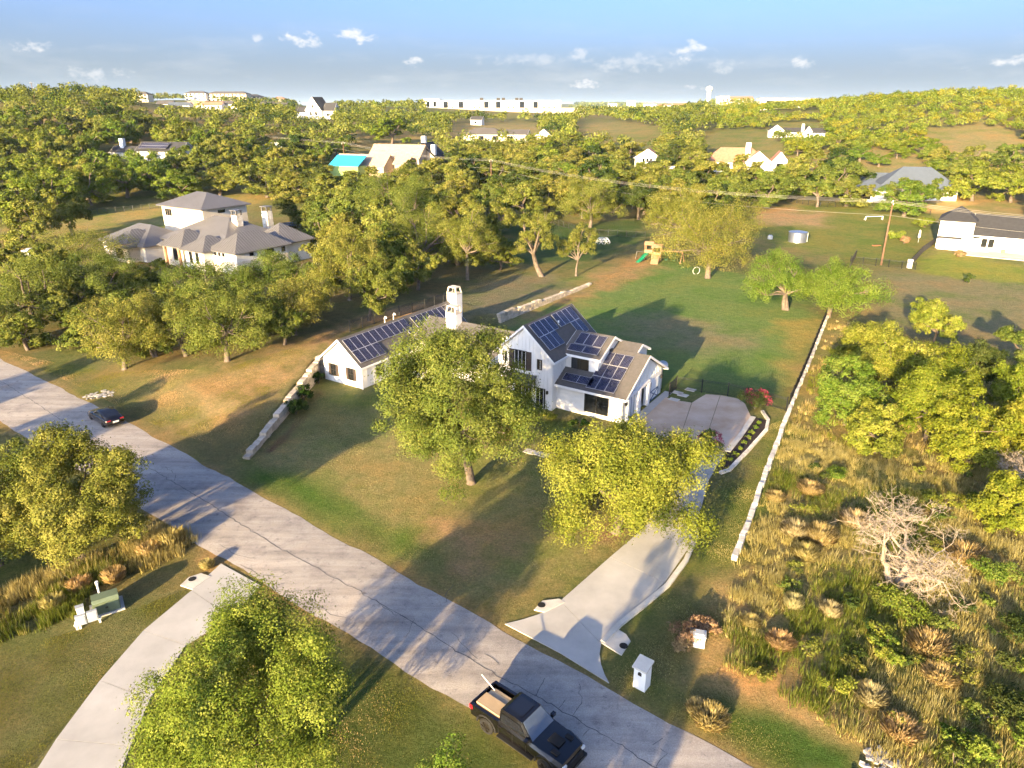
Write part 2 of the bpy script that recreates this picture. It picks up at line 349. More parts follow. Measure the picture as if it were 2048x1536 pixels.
# ------------------------------------------------------------------ ground
def axis_pts(lo, hi, step, out_lo, out_hi, grow):
    p = list(np.arange(lo, hi + 1e-6, step)); s = step
    while p[-1] < out_hi: s *= grow; p.append(p[-1] + s)
    s = step; q = [lo]
    while q[-1] > out_lo: s *= grow; q.append(q[-1] - s)
    return np.array(sorted(set(q[1:]) | set(p)))
def poly_sd(px, py, poly):
    P = np.array(poly); n = len(P); d = np.full(px.shape, 1e9); ins = np.zeros(px.shape, bool)
    for i in range(n):
        ax, ay = P[i]; bx, by = P[(i + 1) % n]; dx, dy = bx - ax, by - ay
        t = np.clip(((px - ax) * dx + (py - ay) * dy) / (dx * dx + dy * dy + 1e-12), 0, 1)
        d = np.minimum(d, np.hypot(px - ax - t * dx, py - ay - t * dy))
        c = ((ay > py) != (by > py)) & (px < (bx - ax) * (py - ay) / (by - ay + 1e-12) + ax); ins ^= c
    return np.where(ins, -d, d)
def P2(*uv): return [survey(*q) for q in uv]
FAR_EDGE = lambda x: 34.68 - .7995 * x
NEAR_EDGE = lambda x: 27.3 - .7416 * x
GREEN = (.062, .105, .024); LAWN = (.135, .130, .050); DRY = (.25, .195, .095); DIRT = (.42, .25, .135); TAN = (.30, .215, .10)
ZONES = [  # polygon (survey marks), colour, blend width in metres
 (P2((0, 470), (700, 430), (1010, 440), (1010, 640), (640, 745), (490, 925), (0, 700)), (.13, .115, .05), 6),
 (P2((0, 455), (180, 425), (480, 378), (560, 395), (300, 470), (0, 520)), (.24, .20, .075), 4),
 (P2((480, 930), (640, 770), (1100, 830), (1260, 860), (1330, 1000), (1100, 1210), (1000, 1235)), (.215, .190, .078), 2),
 (P2((500, 925), (560, 940), (700, 1003), (850, 1070), (950, 1120), (900, 1135), (760, 1085), (620, 1020), (510, 965)), (.075, .125, .024), 2.0),
 (P2((830, 1030), (900, 1035), (980, 1080), (1010, 1130), (930, 1130), (850, 1080)), (.31, .20, .105), 2.0),
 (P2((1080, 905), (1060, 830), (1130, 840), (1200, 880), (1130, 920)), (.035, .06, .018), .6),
 (P2((1195, 1050), (1240, 1035), (1250, 1075), (1205, 1085)), (.22, .14, .085), .5),
 (P2((420, 800), (560, 700), (640, 670), (780, 620), (900, 590), (880, 610), (720, 655), (600, 730), (520, 790), (440, 830)), (.36, .235, .12), 3),
 (P2((330, 760), (480, 730), (560, 690), (470, 800), (380, 840)), (.24, .185, .09), 3),
 (P2((1010, 640), (1110, 560), (1300, 520), (1480, 545), (1660, 640), (1575, 830), (1330, 760), (1200, 700), (1050, 670)), (.115, .165, .048), 3),
 (P2((1225, 640), (1330, 628), (1460, 650), (1500, 690), (1390, 705), (1260, 690)), (.165, .160, .085), 4),
 (P2((1560, 645), (1660, 640), (1590, 800), (1565, 790)), (.22, .19, .055), 2),  # sunlit strip of the rear lawn, its light painted as a yellower colour
 (P2((1040, 640), (1080, 590), (1180, 545), (1290, 500), (1310, 545), (1180, 590)), (.24, .17, .075), 3),
 (P2((900, 600), (1010, 560), (1090, 545), (1150, 575), (1010, 640), (930, 640)), (.16, .145, .085), 3),
 (P2((1570, 830), (1650, 640), (1760, 600), (2048, 660), (2300, 1000), (2300, 1536), (1500, 1536), (1440, 1380), (1470, 1130)), (.22, .18, .07), 1.5),
 (P2((1440, 1350), (1460, 1180), (1600, 1400), (1800, 1500), (1600, 1480)), (.33, .23, .10), 2),
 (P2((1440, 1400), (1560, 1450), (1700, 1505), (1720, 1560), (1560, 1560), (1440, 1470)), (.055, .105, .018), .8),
 (P2((1480, 960), (1560, 830), (1590, 860), (1500, 1100), (1470, 1130), (1380, 1130)), (.10, .125, .03), 1),
 (P2((1750, 545), (2048, 560), (2200, 620), (2150, 720), (1780, 660)), (.17, .155, .08), 3),
 (P2((1490, 420), (1750, 400), (1870, 430), (1860, 540), (1720, 525), (1500, 470)), (.14, .15, .036), 4),
 (P2((1490, 425), (1560, 415), (1660, 425), (1650, 455), (1520, 450)), (.27, .19, .10), 3),
 (P2((1830, 530), (1880, 500), (2100, 540), (2100, 575), (1850, 548)), (.19, .20, .035), 1.5),
 (P2((1845, 425), (1860, 388), (1925, 385), (1925, 425)), (.50, .33, .14), 2),
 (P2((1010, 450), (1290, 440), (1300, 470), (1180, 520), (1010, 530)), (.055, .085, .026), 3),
 (P2((0, 1160), (200, 1060), (390, 1080), (440, 1140), (300, 1240), (0, 1400)), (.16, .13, .05), 2),
 (P2((0, 1250), (260, 1190), (430, 1150), (300, 1250), (70, 1536), (-200, 1536)), (.135, .128, .052), 1.5),
 (P2((290, 1480), (460, 1300), (560, 1200), (700, 1300), (950, 1430), (1200, 1600), (600, 1800), (200, 1650)), (.075, .100, .026), 1.5),
 (P2((530, 905), (585, 845), (640, 775), (650, 790), (600, 855), (545, 905)), (.10, .05, .035), .5),
 (P2((650, 760), (730, 780), (800, 770), (700, 880), (560, 870)), (.115, .125, .045), 3),
 (P2((400, 1120), (430, 1105), (450, 1130), (415, 1150)), (.30, .20, .09), .6),
]
def build_ground():
    xs = axis_pts(-62, 60, .5, -9000, 9000, 1.075); ys = axis_pts(12, 128, .5, -260, 9500, 1.06)
    X, Y = np.meshgrid(xs, ys); Z = tz(X, Y)
    nx, ny = len(xs), len(ys); V = np.stack([X.ravel(), Y.ravel(), Z.ravel()], 1)
    i = np.arange(nx * ny).reshape(ny, nx)
    F = np.stack([i[:-1, :-1].ravel(), i[:-1, 1:].ravel(), i[1:, 1:].ravel(), i[1:, :-1].ravel()], 1)
    me = bpy.data.meshes.new('ground'); me.vertices.add(len(V)); me.vertices.foreach_set('co', V.ravel())
    me.loops.add(F.size); me.loops.foreach_set('vertex_index', F.ravel()); me.polygons.add(len(F))
    me.polygons.foreach_set('loop_start', np.arange(0, F.size, 4)); me.polygons.foreach_set('loop_total', np.full(len(F), 4))
    me.update(); me.polygons.foreach_set('use_smooth', [True] * len(F))
    x, y = X.ravel(), Y.ravel(); r = np.hypot(x, y)
    wob = .9 * np.sin(x * .31 + 2.2 * np.sin(y * .23)) + .5 * np.sin(x * .9 + 2 * np.sin(y * .37)) + .5 * np.sin(y * .8 + 2 * np.sin(x * .41)) + .35 * np.sin(x * 2.3 + y * 1.7)
    col = np.tile(np.array(LAWN), (len(x), 1))
    def blend(c, w): col[:] = col * (1 - w[:, None]) + np.array(c)[None] * w[:, None]
    f = .5 + .5 * np.sin(x * .012 + 2 * np.sin(y * .009) + 1)
    blend((.235, .185, .082), smooth((r - 140) / 120)); blend((.10, .11, .036), smooth((r - 150) / 100) * f * .8)
    blend((.10, .12, .045), smooth((r - 900) / 1800) * .75)
    near = (np.abs(x) < 260) & (y > 5) & (y < 420)
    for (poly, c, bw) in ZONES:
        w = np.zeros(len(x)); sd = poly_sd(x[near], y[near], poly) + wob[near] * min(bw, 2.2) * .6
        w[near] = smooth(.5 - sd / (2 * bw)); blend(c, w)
    # worn edges along the road
    n2 = near & (np.abs(x) < 90) & (y < 110)
    for fe, sg in ((FAR_EDGE, 1), (NEAR_EDGE, -1)):
        d = (y - fe(x)) * .78 * sg; w = np.where(n2 & (d > -1.5), np.exp(-np.maximum(d, 0) / .7), 0) * .75; blend((.27, .19, .085), w)
    at = me.attributes.new('col', 'FLOAT_COLOR', 'POINT'); at.data.foreach_set('color', np.concatenate([col * 1.1, np.ones((len(x), 1))], 1).ravel().astype(np.float32))
    me.materials.append(M['ground']); return tag(link('ground', me), kind='structure')
build_ground()
def sheet(pts, z, name, mat, parent=None, thick=.06, gap=0.0):     # flat slab with real edges, pts in plan
    P = [Vector((p[0], p[1])) for p in pts]
    if gap:
        c = sum(P, Vector((0, 0))) / len(P); P = [c + (p - c) * (1 - gap / max((p - c).length, .1)) for p in P]
    mb = MB(); k = len(P); mb.v = [(p.x, p.y, z) for p in P] + [(p.x, p.y, z - thick) for p in P]
    mb.f = [tuple(range(k)), tuple(reversed(range(k, 2 * k)))] + [(i, i + k, (i + 1) % k + k, (i + 1) % k) for i in range(k)]; mb.m = [0] * len(mb.f)
    return mb.build(name, mat, parent)
# ------------------------------------------------------------------ road
def build_road():
    mb = MB(); xs = np.arange(-150, 70.1, .8); r2 = random.Random(3); row = []
    for x in xs:
        jf, jn = r2.uniform(-.05, .05) + .07 * math.sin(x * .9), r2.uniform(-.05, .05) + .07 * math.sin(x * .7 + 2)
        a = (x + jn, NEAR_EDGE(x) + jn); b = (x + 2.2 + jf, FAR_EDGE(x + 2.2) + jf)
        for t in (0, .15, .5, .85, 1): row.append((a[0] + (b[0] - a[0]) * t, a[1] + (b[1] - a[1]) * t, .02 + .07 * (1 - (2 * t - 1) ** 2)))
    mb.v = row
    for i in range(len(xs) - 1):
        for j in range(4): k = i * 5 + j; mb.f.append((k, k + 5, k + 6, k + 1)); mb.m.append(0)
    road = mb.build('road', M['road'], smooth=True); tag(road, kind='structure')
    def roadpt(u, v): return Vector(flat(u, v))
    def rz(p):
        t = (p.y - NEAR_EDGE(p.x)) / (FAR_EDGE(p.x) - NEAR_EDGE(p.x)); t = min(max(t, 0), 1); return .026 + .07 * (1 - (2 * t - 1) ** 2)
    def crack(pts, w, name='crack'):
        P = [roadpt(*q) for q in pts]; Q = []
        for a, b in zip(P[:-1], P[1:]):
            n = max(2, int((b - a).length / .35))
            for i in range(n): Q.append(a.lerp(b, i / n) + Vector((r2.gauss(0, .05), r2.gauss(0, .05))))
        Q.append(P[-1]); m = MB()
        for i, q in enumerate(Q):
            d = (Q[min(i + 1, len(Q) - 1)] - Q[max(i - 1, 0)]).normalized(); nrm = Vector((-d.y, d.x)); ww = w * r2.uniform(.4, 1.2) / 2
            m.v += [(*(q + nrm * ww), rz(q)), (*(q - nrm * ww), rz(q))]
        for i in range(len(Q) - 1): m.f.append((2 * i, 2 * i + 1, 2 * i + 3, 2 * i + 2)); m.m.append(0)
        m.build(name, M['tar'], road)
    crack([(-60, 740), (10, 768), (60, 800), (118, 838), (240, 905), (300, 938), (420, 1010), (560, 1098), (690, 1170), (800, 1232), (870, 1275), (960, 1333), (1080, 1400), (1165, 1448), (1255, 1502), (1330, 1550)], .06, 'centre_seam')
    for c in ([(760, 1210), (790, 1232), (830, 1240), (812, 1275)], [(905, 1270), (935, 1300), (955, 1320)], [(1090, 1358), (1072, 1395)], [(1160, 1370), (1158, 1388), (1165, 1402), (1145, 1435)],
              [(1130, 1403), (1118, 1418)], [(1180, 1462), (1165, 1475)], [(1320, 1500), (1333, 1510), (1312, 1536)], [(1325, 1478), (1305, 1492)], [(585, 1143), (560, 1155), (520, 1150), (480, 1130)],
              [(255, 895), (272, 890), (280, 898)], [(330, 935), (352, 950), (348, 965)], [(905, 1170), (890, 1190), (893, 1205)], [(1000, 1335), (985, 1318), (968, 1310)], [(640, 1215), (660, 1230), (700, 1238)], [(440, 1090), (470, 1110), (505, 1118)]):
        crack(c, .035)
build_road()
# ------------------------------------------------------------------ driveways
def slabs(name, Lp, Rp, mat, z):
    root = empty(name); tag(root, kind='structure')
    for i in range(len(Lp) - 1): sheet([Lp[i], Rp[i], Rp[i + 1], Lp[i + 1]], z + .002 * (i % 2), 'slab', mat, root, .12, .02)
    return root
dw = slabs('driveway', P2((1120, 1203), (1220, 1115), (1290, 1055), (1318, 990), (1300, 920), (1262, 864)),
           P2((1202, 1288), (1330, 1166), (1383, 1088), (1396, 1040), (1418, 960), (1450, 907)), M['conc'], .065)
pad = [P2((1262, 862), (1331, 795), (1352, 801), (1383, 806), (1356, 886)), P2((1357, 886), (1384, 806), (1398, 797), (1412, 789), (1440, 791), (1405, 896)), P2((1406, 896), (1441, 791), (1476, 798), (1490, 808), (1502, 834), (1451, 905))]
sheet(P2((1010, 1249), (1119, 1306), (1218, 1367), (1209, 1350), (1202, 1330), (1199, 1309), (1202, 1289), (1121, 1204), (1112, 1212), (1096, 1222), (1074, 1231), (1046, 1240)), .064, 'slab', M['conc'], dw, .12)
for i, p in enumerate(pad): sheet(p, .066 + .002 * i, 'slab', M['conc2'], dw, .12, .015)
def kerb(name, label, pts, w, h, mat, parent=None):
    P = [Vector((*p, 0)) for p in pts]; mb = MB()
    for a, b in zip(P[:-1], P[1:]): mb.bar(a + Vector((0, 0, h / 2 - .05)), b + Vector((0, 0, h / 2 - .05)), w, h + .1)
    o = mb.build(name, mat, parent); return o
kerb('kerb', None, P2((1206, 1286), (1240, 1250), (1290, 1210), (1335, 1172), (1372, 1122), (1392, 1075), (1398, 1048)), .34, .16, M['kerb'], dw)
kerb('kerb', None, P2((1455, 905), (1480, 874), (1506, 836)), .5, .2, M['kerb'], dw)
nd = slabs('neighbour_driveway', P2((442, 1128), (383, 1182), (287, 1262), (200, 1362), (112, 1480), (30, 1610), (-20, 1740)), P2((522, 1172), (462, 1236), (372, 1292), (300, 1400), (262, 1494), (215, 1610), (190, 1740)), M['conc'], .06)
slabs('neighbour_driveway', P2((-30, 560), (20, 541), (52, 530)), P2((10, 585), (60, 556), (75, 538)), M['conc'], .12)
def headwall(label, pts, nrm_uv, hole_uv):
    root = empty('culvert_headwall'); P = P2(*pts); sheet(P, .085, 'cap', M['kerb'], root, .2)
    h = flat(*hole_uv); n = flat(*nrm_uv); d = Vector((n[0] - h[0], n[1] - h[1], 0)).normalized()
    mb = MB(); c = Vector((h[0], h[1], .087)); mb.tube([c, c + Vector((0, 0, .012))], .26, 14); mb.build('pipe_opening', M['tire'], root)
    tag(root, label, 'culvert', 'concrete culvert headwalls')
headwall('pale culvert headwall left of the driveway mouth', ((1068, 1221), (1085, 1203), (1118, 1199), (1130, 1206), (1090, 1226)), (1068, 1221), (1083, 1212))
headwall('pale culvert headwall with dark pipe right of the driveway mouth', ((1203, 1287), (1228, 1256), (1252, 1270), (1261, 1284), (1243, 1312)), (1260, 1300), (1247, 1294))
headwall('pale culvert headwall beside the bottom left driveway', ((361, 1172), (378, 1156), (402, 1148), (422, 1154), (385, 1180)), (361, 1172), (385, 1160))
# ------------------------------------------------------------------ stone walls, beds, stepping stones
def stone(parent, mat, p, d, L, D, Hh, z, mb_jit=.03, name='stone'):
    mb = MB(); d = Vector((d[0], d[1], 0)).normalized(); n = Vector((-d.y, d.x, 0)); c = Vector((p[0], p[1], z))
    q = []
    for k in (0, 1):
        for (s, t) in ((-1, -1), (1, -1), (1, 1), (-1, 1)): q.append(c + d * (s * L / 2) + n * (t * D / 2) + Vector((0, 0, k * Hh)) + Vector([rnd.uniform(-mb_jit, mb_jit) for _ in range(3)]))
    mb.hexa(q); return mb.build(name, mat, parent)
def retaining(name, label, segs, mat, course=.30, L0=(.6, 1.3)):
    root = empty(name, (*segs[0][0], 0)); tag(root, label, 'stone wall')
    o = Vector((segs[0][0][0], segs[0][0][1], 0))
    for (a, b, ha, hb) in segs:
        A = Vector(a); B = Vector(b); L = (B - A).length; d = (B - A) / L; nrm = Vector((-d.y, d.x))
        nc = int(math.ceil(max(ha, hb) / course)) + 1
        for k in range(nc):
            s = rnd.uniform(-.3, 0)
            while s < L:
                l = rnd.uniform(*L0); m = (s + l / 2) / L; h = ha + (hb - ha) * min(max(m, 0), 1)
                if k * course < h + .02:
                    p = A + d * (s + l / 2) + nrm * (.1 + rnd.uniform(-.04, .04)) - Vector((o.x, o.y)); hh = course - .02 + (rnd.uniform(0, .1) if (k + 1) * course > h else 0)
                    stone(root, mat, p, d, l - .03, .62, hh, k * course - .05)
                s += l
    return root
retaining('retaining_wall', 'stepped pale limestone retaining wall descending to the road beside the left lawn', [(TER[0], TER[1], .25, 2.1), (TER[1], TER[2], 2.15, 2.15)], M['lime'])
retaining('retaining_wall', 'low limestone retaining wall running away behind the house', [(TER[4], TER[5], 1.3, .3)], M['lime'])
# low white wall along the right boundary
def low_wall():
    pts = P2((1468, 1122), (1500, 1040), (1522, 975), (1548, 905), (1566, 855), (1580, 818), (1612, 742), (1648, 652), (1663, 614)); root = empty('boundary_wall', (*pts[0], 0)); tag(root, 'long low white stone wall between mown strip and the wild brush lot', 'stone wall')
    o = Vector(pts[0])
    for a, b in zip(pts[:-1], pts[1:]):
        A = Vector(a); B = Vector(b); L = (B - A).length; d = (B - A) / L; s = 0
        while s < L - .1:
            l = min(rnd.uniform(.7, 1.3), L - s); p = A + d * (s + l / 2) - o + Vector((rnd.uniform(-.04, .04), 0)); stone(root, M['whitestone'], p, d, l - .02, .38, rnd.uniform(.42, .56), -.04, .025); s += l
low_wall()
bed = sheet(P2((1452, 908), (1506, 836), (1535, 842), (1530, 862), (1490, 905), (1455, 942), (1440, 945)), .10, 'planting_bed', M['mulch'], None, .15)
tag(bed, 'dark mulch planting bed along the parking pad', 'flower bed')
def edging():
    pts = P2((1440, 948), (1458, 942), (1496, 903), (1532, 862), (1536, 842), (1524, 824)); root = empty('bed_edging', (*pts[0], 0)); tag(root, 'pale curved stone edging around the dark mulch bed', 'edging'); o = Vector(pts[0])
    for a, b in zip(pts[:-1], pts[1:]):
        A = Vector(a); B = Vector(b); L = (B - A).length; d = (B - A) / L; n = max(1, int(L / .9))
        for i in range(n): stone(root, M['whitestone'], A + d * (L * (i + .5) / n) - o, d, L / n - .02, .3, .24, 0, .015)
edging()
SS = [((1060, 904), 0), ((1082, 909), 0), ((1103, 914), 0), ((1355, 786), 1), ((1366, 791), 1), ((1381, 780), 1), ((1348, 800), 1)]
SL = ['leftmost of three concrete stepping stones between the two big front trees', 'middle of three concrete stepping stones between the two big front trees', 'rightmost of three concrete stepping stones, beside the driveway tree',
      'stepping stone nearest the garage corner on the grass', 'stepping stone between two others on the grass behind the garage', 'stepping stone nearest the iron fence beside the garage', 'stepping stone at the edge of the parking pad']
for (uv, k), lab in zip(SS, SL):
    p = flat(*uv); c = Vector(p); th = TH + (.05 if k else 0); a = Vector((math.cos(th), -math.sin(th))); b = Vector((math.sin(th), math.cos(th)))
    o = sheet([c - a * .55 - b * .4, c + a * .55 - b * .4, c + a * .55 + b * .4, c - a * .55 + b * .4], .07, 'stepping_stone', M['kerb'], None, .1); tag(o, lab, 'stepping stone', 'concrete stepping stones')
def rock_pile(name, label, uvs, n, spread, size):
    root = empty(name, (*flat(*uvs[0]), 0)); tag(root, label, 'rocks'); o = Vector(flat(*uvs[0]))
    P = [Vector(flat(*q)) for q in uvs]
    for i in range(n):
        t = rnd.random() * (len(P) - 1); k = min(int(t), len(P) - 2); p = P[k].lerp(P[k + 1], t - k) + Vector((rnd.gauss(0, spread), rnd.gauss(0, spread))) - o
        s = rnd.uniform(*size); stone(root, M['rock'], p, (rnd.uniform(-1, 1), rnd.uniform(-1, 1)), s, s * .75, s * .6, -.03, s * .16, 'rock')
rock_pile('rock_pile', 'heap of pale loose rocks in the ditch beyond the black car', [(182, 792), (205, 793), (228, 783), (248, 772)], 170, .42, (.14, .34))
rock_pile('rock_pile', 'small pale rock heap in the grass at the bottom right edge', [(1752, 1530), (1775, 1522)], 60, .35, (.12, .3))
# ------------------------------------------------------------------ buildings
WN = {'F': ((1, 0), (0, -1)), 'B': ((-1, 0), (0, 1)), 'L': ((0, -1), (-1, 0)), 'R': ((0, 1), (1, 0))}
def window(root, side, x, y, z, w, h, cols=2, rows=1, fm='dframe', shut=0, gm='glass', name='window', depth=.05):
    (ax, ay), (nx, ny) = WN[side]
    def P(a, b, c): return (x + ax * a + nx * b, y + ay * a + ny * b, z + c)
    def bx(mb, a0, a1, b0, b1, c0, c1): mb.hexa([P(a0, b0, c0), P(a1, b0, c0), P(a1, b1, c0), P(a0, b1, c0), P(a0, b0, c1), P(a1, b0, c1), P(a1, b1, c1), P(a0, b1, c1)])
    f = MB(); t = .07
    bx(f, -w / 2 - t, -w / 2, 0.003, depth + .03, -h / 2 - t, h / 2 + t); bx(f, w / 2, w / 2 + t, 0.003, depth + .03, -h / 2 - t, h / 2 + t)
    bx(f, -w / 2, w / 2, 0.003, depth + .028, h / 2, h / 2 + t); bx(f, -w / 2, w / 2, 0.003, depth + .028, -h / 2 - t, -h / 2)
    for i in range(1, cols): q = -w / 2 + w * i / cols; bx(f, q - .025, q + .025, 0.01, depth + .02, -h / 2, h / 2)
    for i in range(1, rows): q = -h / 2 + h * i / rows; bx(f, -w / 2, w / 2, 0.012, depth + .018, q - .02, q + .02)
    fo = f.build(name, M[fm], root)
    g = MB(); bx(g, -w / 2, w / 2, 0.002, depth - .02, -h / 2, h / 2); g.build('pane', M[gm], fo)
    if shut:
        for s in (-1, 1):
            m = MB(); a0, a1 = (w / 2 + .09, w / 2 + .09 + shut) if s > 0 else (-w / 2 - .09 - shut, -w / 2 - .09)
            bx(m, a0, a1, 0.003, .06, -h / 2 - .05, h / 2 + .05); m.build('shutter', M['shutter'], fo)
    return fo
def panel_box(root, name, side, x, y, z, w, h, mat, b0=.003, b1=.06, parent=None):
    (ax, ay), (nx, ny) = WN[side]
    def P(a, b, c): return (x + ax * a + nx * b, y + ay * a + ny * b, z + c)
    m = MB(); m.hexa([P(-w / 2, b0, -h / 2), P(w / 2, b0, -h / 2), P(w / 2, b1, -h / 2), P(-w / 2, b1, -h / 2), P(-w / 2, b0, h / 2), P(w / 2, b0, h / 2), P(w / 2, b1, h / 2), P(-w / 2, b1, h / 2)])
    return m.build(name, mat, parent or root)
def block(root, x0, x1, y0, y1, he, hr, axis='y', kind='gable', wm='white', rm='shingle', ov=.4, z0=0.0, rt=.2, walls=True, fascia='white2', seams=0.0):
    w = None
    if axis == 'y': A0, A1, B0, B1 = x0, x1, y0, y1; fn = lambda p, q, a: (p, a, q)
    else: A0, A1, B0, B1 = y0, y1, x0, x1; fn = lambda p, q, a: (a, p, q)
    mid = (A0 + A1) / 2; half = (A1 - A0) / 2; sl = (hr - he) / half
    if walls:
        mb = MB()
        mb.prism([(A0, z0), (A1, z0), (A1, he), (mid, hr), (A0, he)] if kind == 'gable' else [(A0, z0), (A1, z0), (A1, he), (A0, he)], B0, B1, fn)
        w = mb.build('wall', M[wm], root)
    r = MB(); e = he - sl * ov + .012; d0 = .012
    if kind == 'gable':
        r.prism([(A0 - ov, e), (mid, hr + d0), (A1 + ov, e), (A1 + ov, e + rt), (mid, hr + d0 + rt * 1.1), (A0 - ov, e + rt)], B0 - ov, B1 + ov, fn)
        ro = r.build('roof', M[rm], root)
        if fascia:
            f = MB()
            for b in (B0 - ov - .05, B1 + ov + .003):
                f.prism([(A0 - ov - .02, e - .06), (A0 - ov - .02, e + rt - .02), (mid, hr + d0 + rt * 1.1 - .02), (A1 + ov + .02, e + rt - .02), (A1 + ov + .02, e - .06), (mid, hr + d0 - .06)], b, b + .047, fn)
            for s, xx in ((-1, A0 - ov), (1, A1 + ov)):
                q0, q1 = (xx - .06, xx - .003) if s < 0 else (xx + .003, xx + .06)
                f.prism([(q0, e - .05), (q1, e - .05), (q1, e + rt - .015), (q0, e + rt - .015)], B0 - ov, B1 + ov, fn)
            f.build('fascia', M[fascia], ro)
    elif kind == 'hip':
        ln = (B1 - B0) / 2; cb = (B0 + B1) / 2; rh = max(ln - half, 0.0) if ln > half else 0.0
        if ln <= half: rh = .15
        E0, E1, F0, F1 = A0 - ov, A1 + ov, B0 - ov, B1 + ov
        pts = [(E0, e, F0), (E1, e, F0), (E1, e, F1), (E0, e, F1), (E0, e + rt, F0), (E1, e + rt, F0), (E1, e + rt, F1), (E0, e + rt, F1), (mid, hr + rt, cb - rh), (mid, hr + rt, cb + rh)]
        r.v = [fn(p, q, a) for (p, q, a) in pts]; r.f = [(3, 2, 1, 0), (0, 1, 5, 4), (1, 2, 6, 5), (2, 3, 7, 6), (3, 0, 4, 7), (4, 5, 8), (5, 6, 9, 8), (6, 7, 9), (7, 4, 8, 9)]; r.m = [0] * 9
        ro = r.build('roof', M[rm], root)
        if seams:
            sm = MB()
            V = [Vector(v) for v in r.v]
            for f in ((4, 5, 8), (5, 6, 9, 8), (6, 7, 9), (7, 4, 8, 9)):
                a, b = V[f[0]], V[f[1]]; poly = [V[i] for i in f]; nrm = (b - a).cross(poly[-1] - a).normalized(); up = nrm.cross(b - a).normalized(); L = (b - a).length
                c2 = [((q - a).dot((b - a) / L), (q - a).dot(up)) for q in poly]; s = seams * .5
                while s < L:
                    hit = 0
                    for i in range(len(c2)):
                        (p0, q0), (p1, q1) = c2[i], c2[(i + 1) % len(c2)]
                        if (p0 - s) * (p1 - s) < 0: hit = max(hit, q0 + (q1 - q0) * (s - p0) / (p1 - p0))
                    if hit > .3: st = a + (b - a) * (s / L) + nrm * .02; sm.bar(st, st + up * hit, .06, .07)
                    s += seams
            sm.build('standing_seams', M[rm], ro)
    else:
        r.prism([(A0 - ov, he), (A1 + ov, he), (A1 + ov, he + rt), (A0 - ov, he + rt)], B0 - ov, B1 + ov, fn); ro = r.build('roof', M[rm], root)
    return w, ro
def panel_mesh(w, h):
    mb = MB(); t = .05; f = .035
    mb.box(-w / 2, w / 2, -h / 2, h / 2, 0, t, 0); mb.face([(-w / 2 + f, -h / 2 + f, t + .004), (w / 2 - f, -h / 2 + f, t + .004), (w / 2 - f, h / 2 - f, t + .004), (-w / 2 + f, h / 2 - f, t + .004)], 1)
    return mb.mesh('solar_panel', [M['pframe'], M['cells']], fix=False)
PMP = panel_mesh(1.02, 1.72); PML = panel_mesh(1.72, 1.02)
def panels(roof, o, ex, ey, lst):   # o: local origin on roof surface, ex along eave, ey upslope
    ex = Vector(ex).normalized(); ey = Vector(ey).normalized(); ez = ex.cross(ey).normalized()
    for (a, b, k) in lst:
        p = Vector(o) + ex * a + ey * b + ez * .10
        m = Matrix(((ex.x, ey.x, ez.x, p.x), (ex.y, ey.y, ez.y, p.y), (ex.z, ey.z, ez.z, p.z), (0, 0, 0, 1)))
        link('solar_panel', PMP if k == 'P' else PML, roof, mat=m)
def chimney(root, x, y, w, d, z0, z1, mat='white2', cap=True, name='chimney'):
    mb = MB(); mb.box(x - w / 2, x + w / 2, y - d / 2, y + d / 2, z0, z1); c = mb.build(name, M[mat], root)
    if cap:
        m = MB(); t = .12; a, b = w / 2, d / 2; q = .72
        for sx in (-1, 1):
            for sy in (-1, 1): m.bar((x + sx * (a - t / 2), y + sy * (b - t / 2), z1), (x + sx * a * q, y + sy * b * q, z1 + .75), .16)
        m.box(x - a * .82, x + a * .82, y - b * .82, y + b * .82, z1 + .74, z1 + .86); m.box(x - a * 1.03, x + a * 1.03, y - b * 1.03, y + b * 1.03, z1 - .1, z1 + .05)
        m.build('chimney_cap', M['cream'], c)
        m = MB(); m.tube([(x, y, z1), (x, y, z1 + .55)], .2, 8); m.build('flue', M['dframe'], c)
    return c
def battens(root, side, x, y, z0, z1, L, step=.45, zf=None):
    (ax, ay), (nx, ny) = WN[side]; mb = MB(); a = -L / 2 + step / 2
    while a < L / 2:
        top = z1 if zf is None else zf(a)
        p = (x + ax * a, y + ay * a); mb.bar((p[0] + nx * .015, p[1] + ny * .015, z0), (p[0] + nx * .015, p[1] + ny * .015, top), .05, .04); a += step
    mb.build('battens', M['white'], root)
